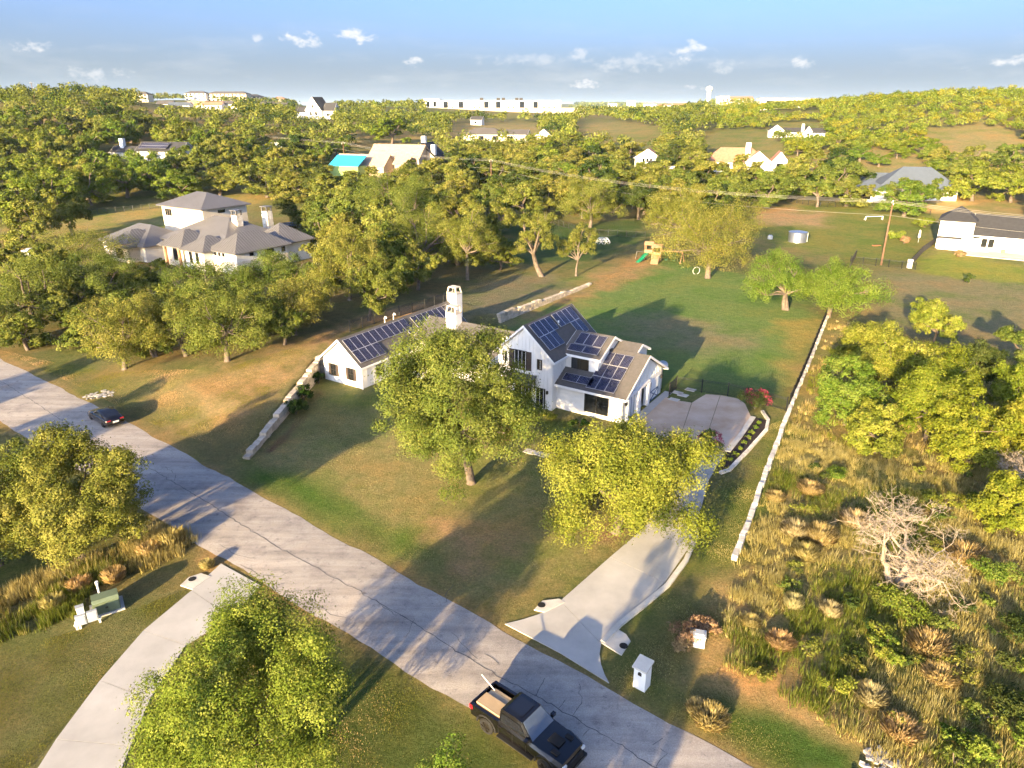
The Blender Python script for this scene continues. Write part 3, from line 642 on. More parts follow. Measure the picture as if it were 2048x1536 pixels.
def farmhouse():
    root = empty('farmhouse', (HO[0], HO[1], 0), -TH); tag(root, 'white farmhouse with solar panels on its gabled roofs behind the big front oak', 'house')
    du, dv = -27.1, -6.35     # left wing origin in this frame
    # two-storey gable block
    w, r = block(root, -6.7, 0, 0, 9.6, 5.75, 8.75, 'y')
    e = Vector((3.35, 0, -3.0)).normalized()
    S = lambda roof, o, lst: panels(roof, o, (0, 1, 0), -e, lst)
    o = (0.15, 0.2, 5.75 - .13 + .24)
    S(r, o, [(.45 + i * 1.05, 3.55, 'P') for i in range(4)] + [(5.1 + i * 1.05, 3.55, 'P') for i in range(4)] + [(.55 + i * 1.05, 1.8, 'P') for i in range(3)] + [(8.2 - i * 1.05, 1.8, 'P') for i in range(2)])
    m = MB(); m.tube([(-2.2, 4.95, 7.6), (-2.2, 4.95, 8.35)], .09, 8); m.build('vent_pipe', M['plastic'], root)
    battens(root, 'F', -3.35, 0, 0, 6, 6.6, zf=lambda a: 8.6 - abs(a) * .9); battens(root, 'R', 0, 1.3, 3.3, 5.6, 2.5)
    window(root, 'F', -3.95, 0, 5.0, 1.5, 2.0, 2, 1, shut=.55); window(root, 'F', -1.55, 0, 4.9, .45, 1.0, 1, 1); window(root, 'F', -5.9, 0, 5.1, .4, 1.0, 1, 1)
    window(root, 'F', -3.5, 0, 1.5, 1.9, 1.9, 2, 1); window(root, 'F', -1.35, 0, 1.2, .95, 2.1, 1, 1)
    panel_box(root, 'wall_lantern', 'F', -.55, 0, 2.0, .18, .35, M['black'], .003, .2)
    mb = MB(); mb.hexa([(-5.2, -1.3, 2.75), (-1.9, -1.3, 2.75), (-1.9, -.004, 3.45), (-5.2, -.004, 3.45), (-5.2, -1.3, 2.87), (-1.9, -1.3, 2.87), (-1.9, -.004, 3.57), (-5.2, -.004, 3.57)]); aw = mb.build('awning', M['shingle'], root)
    m = MB()
    for x in (-5.0, -2.1): m.bar((x, -.02, 2.2), (x, -1.1, 2.78), .1); m.bar((x, -.05, 2.1), (x, -.05, 3.3), .1)
    m.build('bracket', M['dframe'], aw)
    # garage block
    wb, hb, rb, D = 7.65, 3.0, 5.75, 10.2; y0 = .95
    _, r = block(root, 0.003, wb, y0, y0 + D, hb, rb, 'x', walls=False, ov=.5)
    e = Vector((0, 5.1, 2.75)).normalized(); o = (0, y0 - .3, hb - .16 + .26)
    panels(r, o, (1, 0, 0), e, [(4.05 + i * 1.06, .95 + j * 1.78, 'P') for i in range(3) for j in range(3)] + [(1.45, .9, 'L'), (3.15 - .0, .9, 'L')][:2])
    m = MB(); m.prism([(y0, 0), (y0 + .2, 0), (y0 + .2, hb + .05), (y0, hb)], 0, wb, lambda p, q, a: (a, p, q)); m.box(0, wb, y0 + D - .2, y0 + D, 0, hb)
    OP = [(1.15, 3.2, 2.45), (4.05, 5.75, 2.45)]; lint = 2.5
    ys = [y0] + [q for a in OP for q in (y0 + a[0], y0 + a[1])] + [y0 + D]
    for i in range(0, len(ys), 2): m.box(wb - .2, wb, ys[i], ys[i + 1], 0, lint)
    m.prism([(y0, lint), (y0 + D, lint), (y0 + D, hb), (y0 + D / 2, rb), (y0, hb)], wb - .2, wb, lambda p, q, a: (a, p, q))
    m.box(.3, wb - .2, y0 + .25, y0 + D - .25, .004, .03); m.box(2.0, 2.1, y0 + .2, y0 + D - .2, .03, 3.0)
    m.build('wall', M['white'], root)
    for a, b in ((.75, 1.1), (3.3, 3.95), (5.8, 6.35)):
        q = MB(); q.box(wb + .003, wb + .28, y0 + a, y0 + b, 0, lint + .05); q.build('pier', M['white2'], root)
    q = MB(); q.box(wb + .003, wb + .24, y0 + .75, y0 + 6.35, lint + .053, lint + .35); q.build('lintel', M['white2'], root)
    q = MB(); q.box(wb - .14, wb - .06, y0 + 1.15, y0 + 3.2, 0, 2.45); gd = q.build('garage_door', M['white'], root)
    for yy in (1.5, 2.17, 2.85): q = MB(); q.box(wb - .057, wb - .03, y0 + yy - .03, y0 + yy + .03, .2, 2.4); q.build('door_strip', M['blue'], gd)
    bd = panel_box(root, 'barn_door', 'R', wb, y0 + 8.0, 1.2, 2.3, 2.35, M['white2'])
    q = MB(); X = wb + .075
    for yy in (6.9, 9.1): q.bar((X, y0 + yy, .05), (X, y0 + yy, 2.35), .09, .06)
    for zz in (.1, 1.15): q.bar((X + .003, y0 + 6.9, zz), (X + .003, y0 + 9.1, zz), .06, .09)
    q.bar((X + .007, y0 + 6.9, .1), (X + .007, y0 + 9.1, 1.15), .06, .09); q.bar((X + .011, y0 + 9.1, .1), (X + .011, y0 + 6.9, 1.15), .06, .09)
    q.build('cross_brace', M['blue'], bd)
    for yy in (.45, 6.6, 9.85): panel_box(root, 'wall_lantern', 'R', wb, y0 + yy, 2.1, .2, .4, M['black'], .003, .22)
    battens(root, 'R', wb, y0 + D / 2, 2.9, 3.4, 9.6, zf=lambda a: 5.6 - abs(a) * .539)
    window(root, 'F', 4.7, y0, 1.5, 2.6, 1.9, 2, 1, name='window')
    # upper block over the garage
    _, r = block(root, .004, 3.85, 2.75, 8.8, 5.75, 7.2, 'x', z0=2.6, ov=.35)
    e = Vector((0, 3.0, 1.45)).normalized()
    panels(r, (0, 2.5, 5.75 - .1 + .22), (1, 0, 0), e, [(.95 + i * 1.06, 2.3, 'P') for i in range(3)] + [(1.0, .8, 'L'), (2.8, .8, 'L')] + [(.95 + 3 * 1.06 - .25, 2.3, 'P')][:0])
    window(root, 'F', 1.75, 2.75, 4.7, 1.9, 1.5, 2, 1); window(root, 'R', 3.85, 5.6, 5.6, .5, .8, 1, 1)
    _, r = block(root, 3.86, 6.3, 5.6, 9.6, 5.4, 6.3, 'x', z0=3.2, ov=.3)
    # left wing with its gable to the front
    _, r = block(root, du, du + 6, dv, dv + 19.6, 2.85, 5.3, 'y')
    e = Vector((3.0, 0, -2.45)).normalized(); o = (du + 6.2, dv, 2.85 - .16 + .25)
    panels(r, o, (0, 1, 0), -e, [(.45 + i * 1.05, 2.85, 'P') for i in range(10)] + [(.45 + i * 1.05, 1.1, 'P') for i in range(4)] + [(10.0, 1.1, 'P')] + [(12.0 + i * 1.05, 2.75, 'P') for i in range(7)])
    for xx in (1.55, 4.35): window(root, 'F', du + xx, dv, 1.5, .75, 1.35, 2, 2, shut=.34)
    window(root, 'R', du + 6, dv + 3, 1.5, 1.2, 1.3, 2, 2); window(root, 'R', du + 6, dv + 5.5, 1.5, 1.2, 1.3, 2, 2)
    mb = MB(); mb.tube([(du + 6.15, dv - .1, 0), (du + 6.15, dv - .1, 2.7)], .05, 6); mb.build('downspout', M['white2'], root)
    for vv, hh in ((8.2, 5.9), (9.8, 5.95)):
        q = MB(); q.tube([(du + 2.3, dv + vv, 4.6), (du + 2.3, dv + vv, hh), (du + 2.4, dv + vv, hh + .14), (du + 2.58, dv + vv, hh + .1), (du + 2.62, dv + vv, hh - .08)], .06, 7); q.build('vent_pipe', M['plastic'], root)
    # link, rear wing and porch roofs
    _, r = block(root, du + 6.003, -6.75, dv + 8.6, dv + 17.2, 2.9, 5.35, 'x', ov=.4)
    _, r = block(root, du + 8.2, du + 12.4, dv + 6.1, dv + 11.5, 2.9, 4.7, 'y', ov=.3)
    _, r = block(root, -11.6, -6.9, dv + 12, dv + 22.5, 2.9, 5.2, 'y', ov=.4)
    e = Vector((2.35, 0, -2.3)).normalized(); panels(r, (-6.7, dv + 17.4, 2.95), (0, 1, 0), -e, [(.8 + i * 1.06, 1.6, 'P') for i in range(4)] )
    for (x0, x1, ya, yb, za, zb) in ((du + 6.1, du + 9.0, dv + 5.9, dv + 8.5, 2.6, 3.05), (-8.6, -6.75, dv + 6.5, dv + 10.2, 3.3, 4.0)):
        q = MB(); q.hexa([(x0, ya, za), (x1, ya, za), (x1, yb, zb), (x0, yb, zb), (x0, ya, za + .1), (x1, ya, za + .1), (x1, yb, zb + .1), (x0, yb, zb + .1)]); pr = q.build('porch_roof', M['porchroof'], root)
        s = MB(); k = x0 + .2
        while k < x1: s.bar((k, ya, za + .12), (k, yb, zb + .12), .05, .06); k += .42
        s.build('standing_seams', M['porchroof'], pr)
        for px in (x0 + .15, x1 - .15): q = MB(); q.box(px - .08, px + .08, ya + .1, ya + .26, 0, za); q.build('post', M['white2'], root)
    chimney(root, du + 3.6, dv + 20.6, 1.55, 1.3, 0, 6.6); chimney(root, du + 9.9, dv + 12.2, 1.5, 1.2, 3.5, 6.8)
    q = MB(); q.box(-6.5, 7.5, -.06, .9, -.05, .02); 
    # slab in front of the garage doors
    s = MB(); s.box(wb + .3, wb + 1.2, y0 + .2, y0 + D + .6, -.05, .062); s.build('apron', M['conc'], root)
    return root
farmhouse()
def sat_dish():
    p = loc2(HO, 7.2, 12.4); root = empty('satellite_dish', (*p, 0)); tag(root, 'pale round satellite dish on a mast behind the garage', 'satellite dish')
    m = MB(); m.tube([(0, 0, 0), (0, 0, 2.6)], .06, 8); m.build('mast', M['steel'], root)
    rings = []
    for k in range(5):
        r = .62 * (k + .4) / 4.4; z = .22 * (r / .62) ** 2; rings.append([(r * math.cos(t * math.pi / 8), r * math.sin(t * math.pi / 8), z) for t in range(16)])
    m = MB(); m.loft(rings, cap=True); d = m.build('dish', M['plastic'], root, True); d.location = (0, 0, 2.7); d.rotation_euler = (R(35), R(-15), 0)
sat_dish()
def house_left():
    c = flat(478, 552); root = empty('metal_roof_house', (*c, float(tz(*c))), -TH); tag(root, 'large limestone house with brown metal hip roofs and a second-storey tower among oaks', 'house')
    b = lambda *a, **k: block(root, *a, kind='hip', rm='metalroof', seams=.62, ov=.8, fascia=None, **k)
    b(-7.4, 0, 0, 12, 4.5, 7.0, 'y', wm='white'); b(-26, -6, 2, 17, 4.6, 8.4, 'x', wm='cream'); b(-40.5, -25, -3, 8, 3.6, 6.4, 'x', wm='white')
    b(-35.5, -21, 8.5, 19.5, 9.9, 12.2, 'x', wm='cream'); b(-34, -27, -5.5, 3, 3.7, 6.0, 'y', wm='cream'); b(-21, -14.5, -1.5, 6, 4.4, 6.6, 'y', wm='cream'); b(-13, -7, -2, 5, 4.3, 6.2, 'y', wm='white'); b(-9, -1, 11, 19, 4.5, 7.3, 'y', wm='white')
    for (s, x, y, w, h) in (('R', 0, 6, 7.5 * 1.6, 2.4), ('F', -3.7, 0, 7.38, 2.4), ('F', -29, -3, 6, 1.3)):
        panel_box(root, 'stone_veneer', s, x, y, h / 2, w - .1, h, M['ashlar'], .003, .12)
    for (s, x, y, z, w, h) in (('F', -34, 8.5, 8.3, .5, 1.3), ('F', -33.2, 8.5, 8.3, .5, 1.3), ('F', -32.4, 8.5, 8.3, .5, 1.3), ('R', -21, 13, 8.9, 1.6, .5), ('R', 0, 7.6, 3.2, 2.0, 1.9), ('R', 0, 3.4, 3.6, .8, .8), ('R', 0, 11, 3.5, .8, 1.3),
                               ('F', -6.2, 0, 3.6, .6, .9), ('F', -5.0, 0, 3.6, .6, .9), ('F', -3.8, 0, 3.6, .6, .9), ('F', -9.2, -2, 2.6, .8, 2.2), ('F', -11.2, -2, 2.6, .8, 2.2), ('F', -17, -1.5, 2.6, 1.2, 2.6), ('F', -30, -5.5, 1.9, 2.4, 2.0), ('F', -37, -3, 1.9, 1.0, 1.5)):
        window(root, s, x, y, z, w, h, 1, 1)
    for xx in (-20.2, -15.6): q = MB(); q.box(xx, xx + .5, -1.9, -1.52, 0, 4.3); q.build('post', M['cedar'], root)
    for (x, y, z1, wd) in ((-11.2, 9.5, 9.2, 1.7), (-11.6, 17.3, 9.1, 1.8)):
        m = MB(); m.box(x - wd / 2, x + wd / 2, y - .7, y + .7, 5, z1); ch = m.build('chimney', M['ashlar'], root)
        m = MB()
        for sx in (-1, 1):
            for sy in (-1, 1): m.box(x + sx * (wd / 2 - .15) - .12, x + sx * (wd / 2 - .15) + .12, y + sy * .55 - .12, y + sy * .55 + .12, z1 + .002, z1 + .9)
        m.box(x - wd / 2 - .15, x + wd / 2 + .15, -.85 + y, y + .85, z1 + .9, z1 + 1.05); m.build('chimney_cap', M['metalroof'], ch)
    return root
house_left()
def simple_house(name, label, u, v, blocks, wins=(), rot=TH, wm='white', rm='dshingle', chim=(), ov=.5, extra=None, pos=None, kind='gable', fascia='white2', scale=1.0):
    p = pos or survey(u, v); root = empty(name, (*p, float(tz(*p)) - .15), -rot); tag(root, label, 'house'); root.scale = (scale,) * 3
    for k in blocks:
        kw = dict(kind=kind, wm=wm, rm=rm, ov=ov, fascia=fascia); kw.update(k[7] if len(k) > 7 else {}); block(root, *k[:7], **kw)
    for (s, x, y, z, w, h) in wins: window(root, s, x, y, z, w, h, 2 if w > 1.2 else 1, 1)
    for (x, y, w, z0, z1) in chim: chimney(root, x, y, w, w, z0, z1, cap=False)
    if extra: extra(root)
    return root
def ext_right(root):
    panel_box(root, 'garage_door', 'F', 15.6, 1.0, 1.2, 5.0, 2.4, M['tanwall']); panel_box(root, 'door', 'F', 11.6, 1.0, 1.1, 1.0, 2.2, M['tanwall'])
    panel_box(root, 'door', 'F', 2.2, -1.5, 1.1, 1.0, 2.2, M['tanwall'])
    for i in range(4): q = MB(); q.tube([(9.5 + i * 1.6, 7.0, 6.6), (9.5 + i * 1.6, 7.0, 7.3)], .16, 8); q.build('roof_vent', M['plastic'], root)
    q = MB(); q.box(5.5, 24, -6.5, .9, -.1, .2); q.build('apron', M['conc'], root)
    q = MB(); q.box(6, 10.2, -.2, .95, 0, 1.0); q.build('planter', M['ashlar'], root)
simple_house('white_dark_roof_house', 'white house with dark roof and tan garage door at the right edge', 1870, 495,
             [(0, 6.6, 0, 9, 6.4, 8.8, 'x', dict(kind='hip')), (6.61, 30, 1.0, 12, 3.5, 7.2, 'x'), (15, 26, 4, 17, 4.2, 8.6, 'y'), (.4, 4.4, -1.5, -.01, 2.6, 3.2, 'x', dict(kind='flat', ov=.35))],
             [('F', 9.0, 1.0, 1.9, .9, 1.7), ('F', 10.3, 1.0, 1.9, .9, 1.7), ('F', 7.4, 1.0, 3.0, 1.2, .45)], ov=.45, extra=ext_right)
def ext_tan(root):
    q = MB(); q.box(-7, 5, -11, -5, 0, 4.5); q.build('sheathed_wall', M['sheath'], root)
    q = MB(); q.hexa([(-7.4, -11.5, 4.51), (5.4, -11.5, 4.51), (5.4, -4.6, 7.9), (-7.4, -4.6, 7.9), (-7.4, -11.5, 4.7), (5.4, -11.5, 4.7), (5.4, -4.6, 8.1), (-7.4, -4.6, 8.1)]); q.build('tarp_roof', M['tarp'], root)
simple_house('tan_house', 'tan house with a bright blue tarp over an unfinished wing', 725, 352, [(-9, 12, -4.5, 5, 4.6, 8.0, 'x'), (2, 23, 3, 13, 7.4, 11.4, 'x'), (14, 27, 10, 20, 6.5, 12, 'y', dict(rm='dshingle')), (16, 21, -3, 3, 5.5, 7.5, 'x')],
             [('F', 6.5, 3, 6.8, .6, .6), ('F', 8, 3, 6.8, .6, .6), ('F', -6, -4.5, 2.4, 1.4, 1.8), ('R', 23, 8, 5.5, 1.5, 2)], wm='tanwall', rm='tanroof', chim=((20, 14, 1.6, 8, 14.5), (25, 12, 1.6, 7, 11.5)), ov=.7, extra=ext_tan, rot=R(20), fascia=None)
simple_house('tile_roof_house', 'white house with red clay tile roofs and a white chimney', 1500, 345, [(-18, 6, 2, 14, 4.2, 9.0, 'x', dict(kind='hip')), (-2, 7, -3, 4, 4.6, 8.2, 'y'), (7.5, 14, -1, 10, 4.2, 8.0, 'y'), (-27, -17, 4, 11, 3.2, 5.6, 'x', dict(kind='hip'))],
             [('F', 2.5, -3, 2.4, 2, 2.2), ('F', 10.7, -1, 2.6, 2.4, 2.4), ('F', -9, 2, 2.3, 2, 1.6), ('F', -13, 2, 2.3, 2, 1.6)], rm='tile', chim=((-1.5, 5, 1.9, 5, 11.2),), rot=R(15), ov=.6)
simple_house('slate_hip_house', 'white house with wide blue grey hip roof on the right, behind a pale tree', 1815, 402, [(-8, 14, 2, 16, 4.4, 9.6, 'x', dict(kind='hip')), (-17, -7, -5, 5, 4.0, 6.2, 'x', dict(kind='hip')), (-12, 16, 12, 22, 4.2, 7, 'x', dict(kind='hip'))],
             [('F', -13, -5, 2.1, 2.4, 2.6), ('F', 9, 2, 2.6, 2.2, 2), ('F', 12.3, 2, 2.6, 1.2, 2)], rm='bluehip', rot=R(15), ov=1.0, fascia=None)
simple_house('white_gable_house', 'white house with three gables and grey roof on the slope below the right hill', 1585, 275, [(-20, -8, 0, 12, 6, 10.5, 'y'), (-9, 10, 3, 12, 4.5, 8, 'x'), (9, 15, -3, 10, 5.5, 9.5, 'y'), (14, 26, -3, 8, 4.2, 8, 'x')],
             [('F', -14, 0, 4, 1.6, 2), ('F', 0, 3, 2.4, 2, 1.6), ('F', 12, -3, 3, 1.6, 2), ('F', 20, -3, 2.4, 2, 1.6)], rm='dshingle', chim=((8, 3, 2, 5, 11.5),), rot=R(12), scale=.58)
simple_house('tall_white_house', 'big white house with steep grey gables above the trees at upper left', 628, 238, [(-9, 9, 0, 14, 8, 19, 'y'), (-22, -8, 3, 13, 6, 10.5, 'x'), (8, 20, 4, 14, 7.5, 14, 'x')], [('F', -3, 0, 5, 2, 3), ('F', 3, 0, 5, 2, 3), ('F', 0, 0, 11, 2, 2.5), ('F', 13, 4, 4, 2, 2.4)], rm='dshingle', rot=R(25), scale=.8)
def ext_sol(root):
    panels(root.children[1], (-9, -.6, 4.9), (1, 0, 0), (0, 5, 3), [(1 + i * 1.06, 1.6 + j * 1.8, 'P') for i in range(12) for j in range(2)])
simple_house('solar_roof_house', 'white house with blue solar roof half hidden by oaks at left', 318, 325, [(-10, 10, 0, 10, 4.2, 7.4, 'x'), (-24, -12, 2, 9, 3.5, 5.6, 'x')], [('F', -4, 0, 2, 2, 1.6), ('F', 5, 0, 2, 2, 1.6)], rm='dshingle', chim=((-20, 5, 1.6, 3, 8.6),), rot=R(15), extra=ext_sol)
simple_house('brown_roof_cottage', 'small white two-storey house with brown roof between mid-distance oaks', 1293, 345, [(-5, 5, 0, 9, 6.0, 9.2, 'y', dict(rm='tile')), (1, 12, -4, 3, 3.2, 4.8, 'x')], [('F', -1.5, 0, 5, .8, 1.4), ('F', 0, 0, 5, .8, 1.4), ('F', 1.5, 0, 5, .8, 1.4)], rm='dshingle', rot=R(15))
simple_house('ranch_house', 'low house with brown roof at the edge of the tan field', 1005, 284, [(-22, 0, 0, 12, 4.2, 7.2, 'x', dict(kind='hip')), (0, 14, -4, 8, 4.0, 6.4, 'x'), (20, 28, -10, -1, 4, 7, 'y')], [('F', -12, 0, 2.2, 3, 2), ('F', -4, 0, 2.2, 3, 2), ('F', 5, -4, 2.2, 3, 2)], rm='shingle', wm='cream', rot=R(10))
simple_house('grey_shed', 'tiny pale outbuilding in the wood below the long school building', 951, 250, [(-4, 5, 0, 6, 4, 6.5, 'x')], [('F', 0, 0, 2, 2, 1.5)], rot=R(20))
# hill-top flats, school and other far buildings
def flats(label, u, Y, vt, w, d, h, parts=1, wm='cream', rm='shingle', fl=3, n=8, name='apartment_block', kind='hip'):
    x, y = at_dist(u, Y, 205); root = empty(name, (x, y, float(tz(x, y)) - .5), R(-8)); tag(root, label, 'building')
    ztop = height_at(vt, Y) - root.location.z; h = max(h, ztop * .85)
    block(root, -w / 2, w / 2, 0, d, h, h + 3.0 if kind == 'hip' else h, 'x', kind=kind, wm=wm, rm=rm, ov=.8, fascia=None)
    for i in range(n):
        for k in range(fl): window(root, 'F', -w / 2 + w * (i + .5) / n, 0, h * (k + .55) / fl, w / n * .45, h / fl * .45, 1, 1, name='window')
    return root
flats('cream hilltop apartment block with grey roof, largest on the ridge at upper left', 455, 1150, 188, 62, 16, 11, n=10)
flats('short cream apartment block left of the largest hilltop block', 392, 1150, 190, 34, 14, 10, n=5, wm='white')
flats('dark fronted apartment block right of the largest hilltop block', 502, 1180, 193, 30, 16, 9, n=5, wm='tanwall', rm='dshingle')
flats('pale hilltop house standing alone left of the bare cut slope', 283, 1000, 197, 20, 12, 10, n=3)
flats('small red roofed hilltop building at the right end of the flats', 556, 1200, 196, 22, 14, 6, n=3, rm='tile', fl=2)
def school():
    Y = 900; x, y = at_dist(1010, Y, 212); z = float(tz(x, y)) + 1.5; root = empty('school_building', (x, y, z), 0); tag(root, 'long white school building with dark window bays on the horizon', 'building')
    zb = height_at(222, Y) - z; zt = height_at(201, Y) - z
    block(root, -78, 66, 0, 40, zt, zt, 'x', kind='flat', wm='white', rm='conc', ov=.3, z0=-6)
    block(root, -98, -78.1, 12, 40, zt + 1.5, zt + 1.5, 'x', kind='flat', wm='white', rm='conc', ov=.3, z0=-6)
    for i, xx in enumerate((-70, -52, -22, -8, 20, 36)): panel_box(root, 'window_bay', 'F', xx, 0, (zb + zt) / 2, 5.5, (zt - zb) * .8, M['glass'], .003, .3)
    for xx in (-62, -36, -30, 4, 10, 46, 52, 58): panel_box(root, 'window_bay', 'F', xx, 0, zb + 3, 2.6, 3.2, M['glass'], .003, .3)
    for xx in (-92, -84): panel_box(root, 'window_bay', 'F', xx, 12, zt - 4, 3.5, 6, M['glass'], .003, .3)
    for xx in (-30, -10, -4, 12, 17): q = MB(); q.box(xx, xx + 4, 10, 16, zt + .3, zt + 3); q.build('roof_unit', M['dframe'], root)
    q = MB(); q.box(-85, 92, -26, -24, -8, height_at(226, Y - 25) - z + 5.5); w = q.build('stone_wall', M['lime'], None, loc=(x, y, z)); tag(w, 'long tan retaining wall below the white school building', 'wall')
school()
def water_tower():
    Y = 1500; x, y = at_dist(1416, Y, 208); z = float(tz(x, y)); root = empty('water_tower', (x, y, z)); tag(root, 'white water tower on the horizon', 'water tower')
    zt = height_at(172, Y) - z; r = 6.5; m = MB(); m.tube([(0, 0, -2), (0, 0, zt - 11), (0, 0, zt - 8)], [4.2, 3.8, 4.5], 16); m.build('stem', M['white'], root, True)
    m = MB(); m.tube([(0, 0, zt - 9), (0, 0, zt - 6.5), (0, 0, zt - 3), (0, 0, zt - 1), (0, 0, zt)], [4.2, r, r, 4.5, 1.2], 16); m.build('tank', M['white'], root, True)
water_tower()
def far_house(label, u, Y, w, h, wm='white', rm='tile', d=12, kind='gable', rise=3, n=3, rz=0.0, name='distant_house', cat='house', lift=0.0):
    x, y = at_dist(u, Y, 214); root = empty(name, (x, y, float(tz(x, y)) - .4 + lift), rz); tag(root, label, cat); block(root, -w / 2, w / 2, 0, d, h, h + rise, 'x', kind=kind, wm=wm, rm=rm, ov=.6, fascia=None, z0=-2 - lift)
    for i in range(n): window(root, 'F', -w / 2 + w * (i + .5) / n, 0, h * .55, w / n * .3, h * .35, 1, 1)
FH = [('leftmost small white house in the row under the bare hillside cut', 329, 800, 16, 5, 'white', 'shingle'), ('second small white house from the left under the bare hillside cut', 357, 790, 22, 4, 'white', 'bluehip'),
      ('cream house in the middle of the row under the bare hillside cut', 390, 820, 18, 5, 'cream', 'tanroof'), ('white house with red brown roof under the bare hillside cut', 424, 800, 20, 5, 'white', 'tile'),
      ('white house near the right end of the row under the hillside cut', 458, 810, 22, 6, 'white', 'shingle'), ('long pale house right of the row under the hillside cut', 518, 830, 30, 5, 'white', 'shingle'), ('small brown roofed house beside the tall white gabled house', 556, 820, 18, 4, 'cream', 'shingle'),
      ('dark roofed house high on the left ridge among trees', 250, 850, 18, 6, 'cream', 'dshingle'), ('square white building right of the water tower', 1446, 1100, 16, 11, 'white', 'conc'), ('cream mansion on the wooded knoll right of the water tower', 1480, 1180, 38, 7, 'cream', 'tile'),
      ('long flat tan warehouse right of the horizon centre', 1576, 1000, 76, 11, 'cream', 'tanroof'), ('white domed hall on the right horizon', 1688, 1100, 26, 8, 'white', 'white'), ('white building left of the domed hall on the right horizon', 1640, 1150, 22, 9, 'white', 'white'),
      ('pale house on the right horizon beside the scrub hill', 1755, 900, 22, 6, 'white', 'tanroof'), ('low cream sheds below the tan warehouse', 1525, 760, 18, 4, 'cream', 'white'), ('pale estate house at the far left of the town on the horizon', 1365, 1300, 30, 7, 'white', 'tile'),
      ('tiny white tower block on the hazy town horizon', 1262, 2400, 26, 26, 'white', 'conc'), ('small white hall left in the hazy town', 1225, 2600, 30, 18, 'white', 'conc'), ('low white hall right in the hazy town', 1300, 2500, 40, 16, 'white', 'tile'), ('rightmost white house of the hazy town', 1330, 2000, 36, 12, 'white', 'tile'),
      ('white house on the far right edge of the horizon', 2040, 1000, 18, 8, 'white', 'shingle')]
for (lab, u, Y, w, h, wm, rm) in FH:
    far_house(lab, u, Y, w, h, wm, rm, kind='flat' if rm in ('conc',) or w > 60 else 'gable', rise=.3 if rm == 'white' else 3, lift=2.0 if Y > 700 else 0, name='warehouse' if w > 60 else 'distant_house', cat='warehouse' if w > 60 else 'house')
# travel trailer far behind
def trailer():
    p = g3(551, 300); root = empty('travel_trailer', p, R(5)); tag(root, 'white travel trailer parked under oaks left of the tan house', 'trailer')
    m = MB(); m.box(-5, 3.2, -1.2, 1.2, .6, 3.3); m.build('body', M['plastic'], root)
    for x in (-1.6, -.6): m = MB(); m.tube([(x, -1.25, .4), (x, -.95, .4)], .38, 12); m.build('wheel', M['tire'], root)
    for x in (-3.6, -.3): panel_box(root, 'window', 'F', x, -1.2, 2.2, 1.2, .7, M['glass'])
    m = MB(); m.bar((3.2, 0, .6), (4.6, 0, .5), .15); m.build('hitch', M['dframe'], root)
trailer()
# ------------------------------------------------------------------ vehicles
def wheel(root, x, y, r, w):
    s = 1 if y > 0 else -1; m = MB(); m.tube([(x, y - w / 2, r), (x, y - w / 2 + .05, r), (x, y + w / 2 - .05, r), (x, y + w / 2, r)], [r * .88, r, r, r * .88], 20); t = m.build('wheel', M['tire'], root)
    m = MB(); yo = y + s * (w / 2 + .004); m.tube([(x, yo, r), (x, yo + s * .015, r)], [r * .6, r * .5], 14)
    for k in range(6): a = k * math.pi / 3; m.bar((x, yo + s * .012, r), (x + math.cos(a) * r * .6, yo + s * .012, r + math.sin(a) * r * .6), .06, .03)
    m.build('rim', M['rim'], t)
def ring(x, zb, zm, zt, wb, wm, wt):   # body cross-section
    return [(x, -wb, zb), (x, -wm, zb + (zm - zb) * .35), (x, -wm, zm), (x, -wt, zt), (x, -wt * .45, zt + .02), (x, wt * .45, zt + .02), (x, wt, zt), (x, wm, zm), (x, wm, zb + (zm - zb) * .35), (x, wb, zb)]
def glass_quad(root, name, pts, mat='carglass', off=.012, parent=None):
    P = [Vector(p) for p in pts]; n = (P[1] - P[0]).cross(P[2] - P[0]).normalized(); m = MB(); k = len(P)
    m.v = [tuple(p - n * .01) for p in P] + [tuple(p + n * off) for p in P]; m.f = [tuple(reversed(range(k))), tuple(range(k, 2 * k))] + [(i, (i + 1) % k, (i + 1) % k + k, i + k) for i in range(k)]; m.m = [0] * len(m.f)
    return m.build(name, M[mat], parent or root)
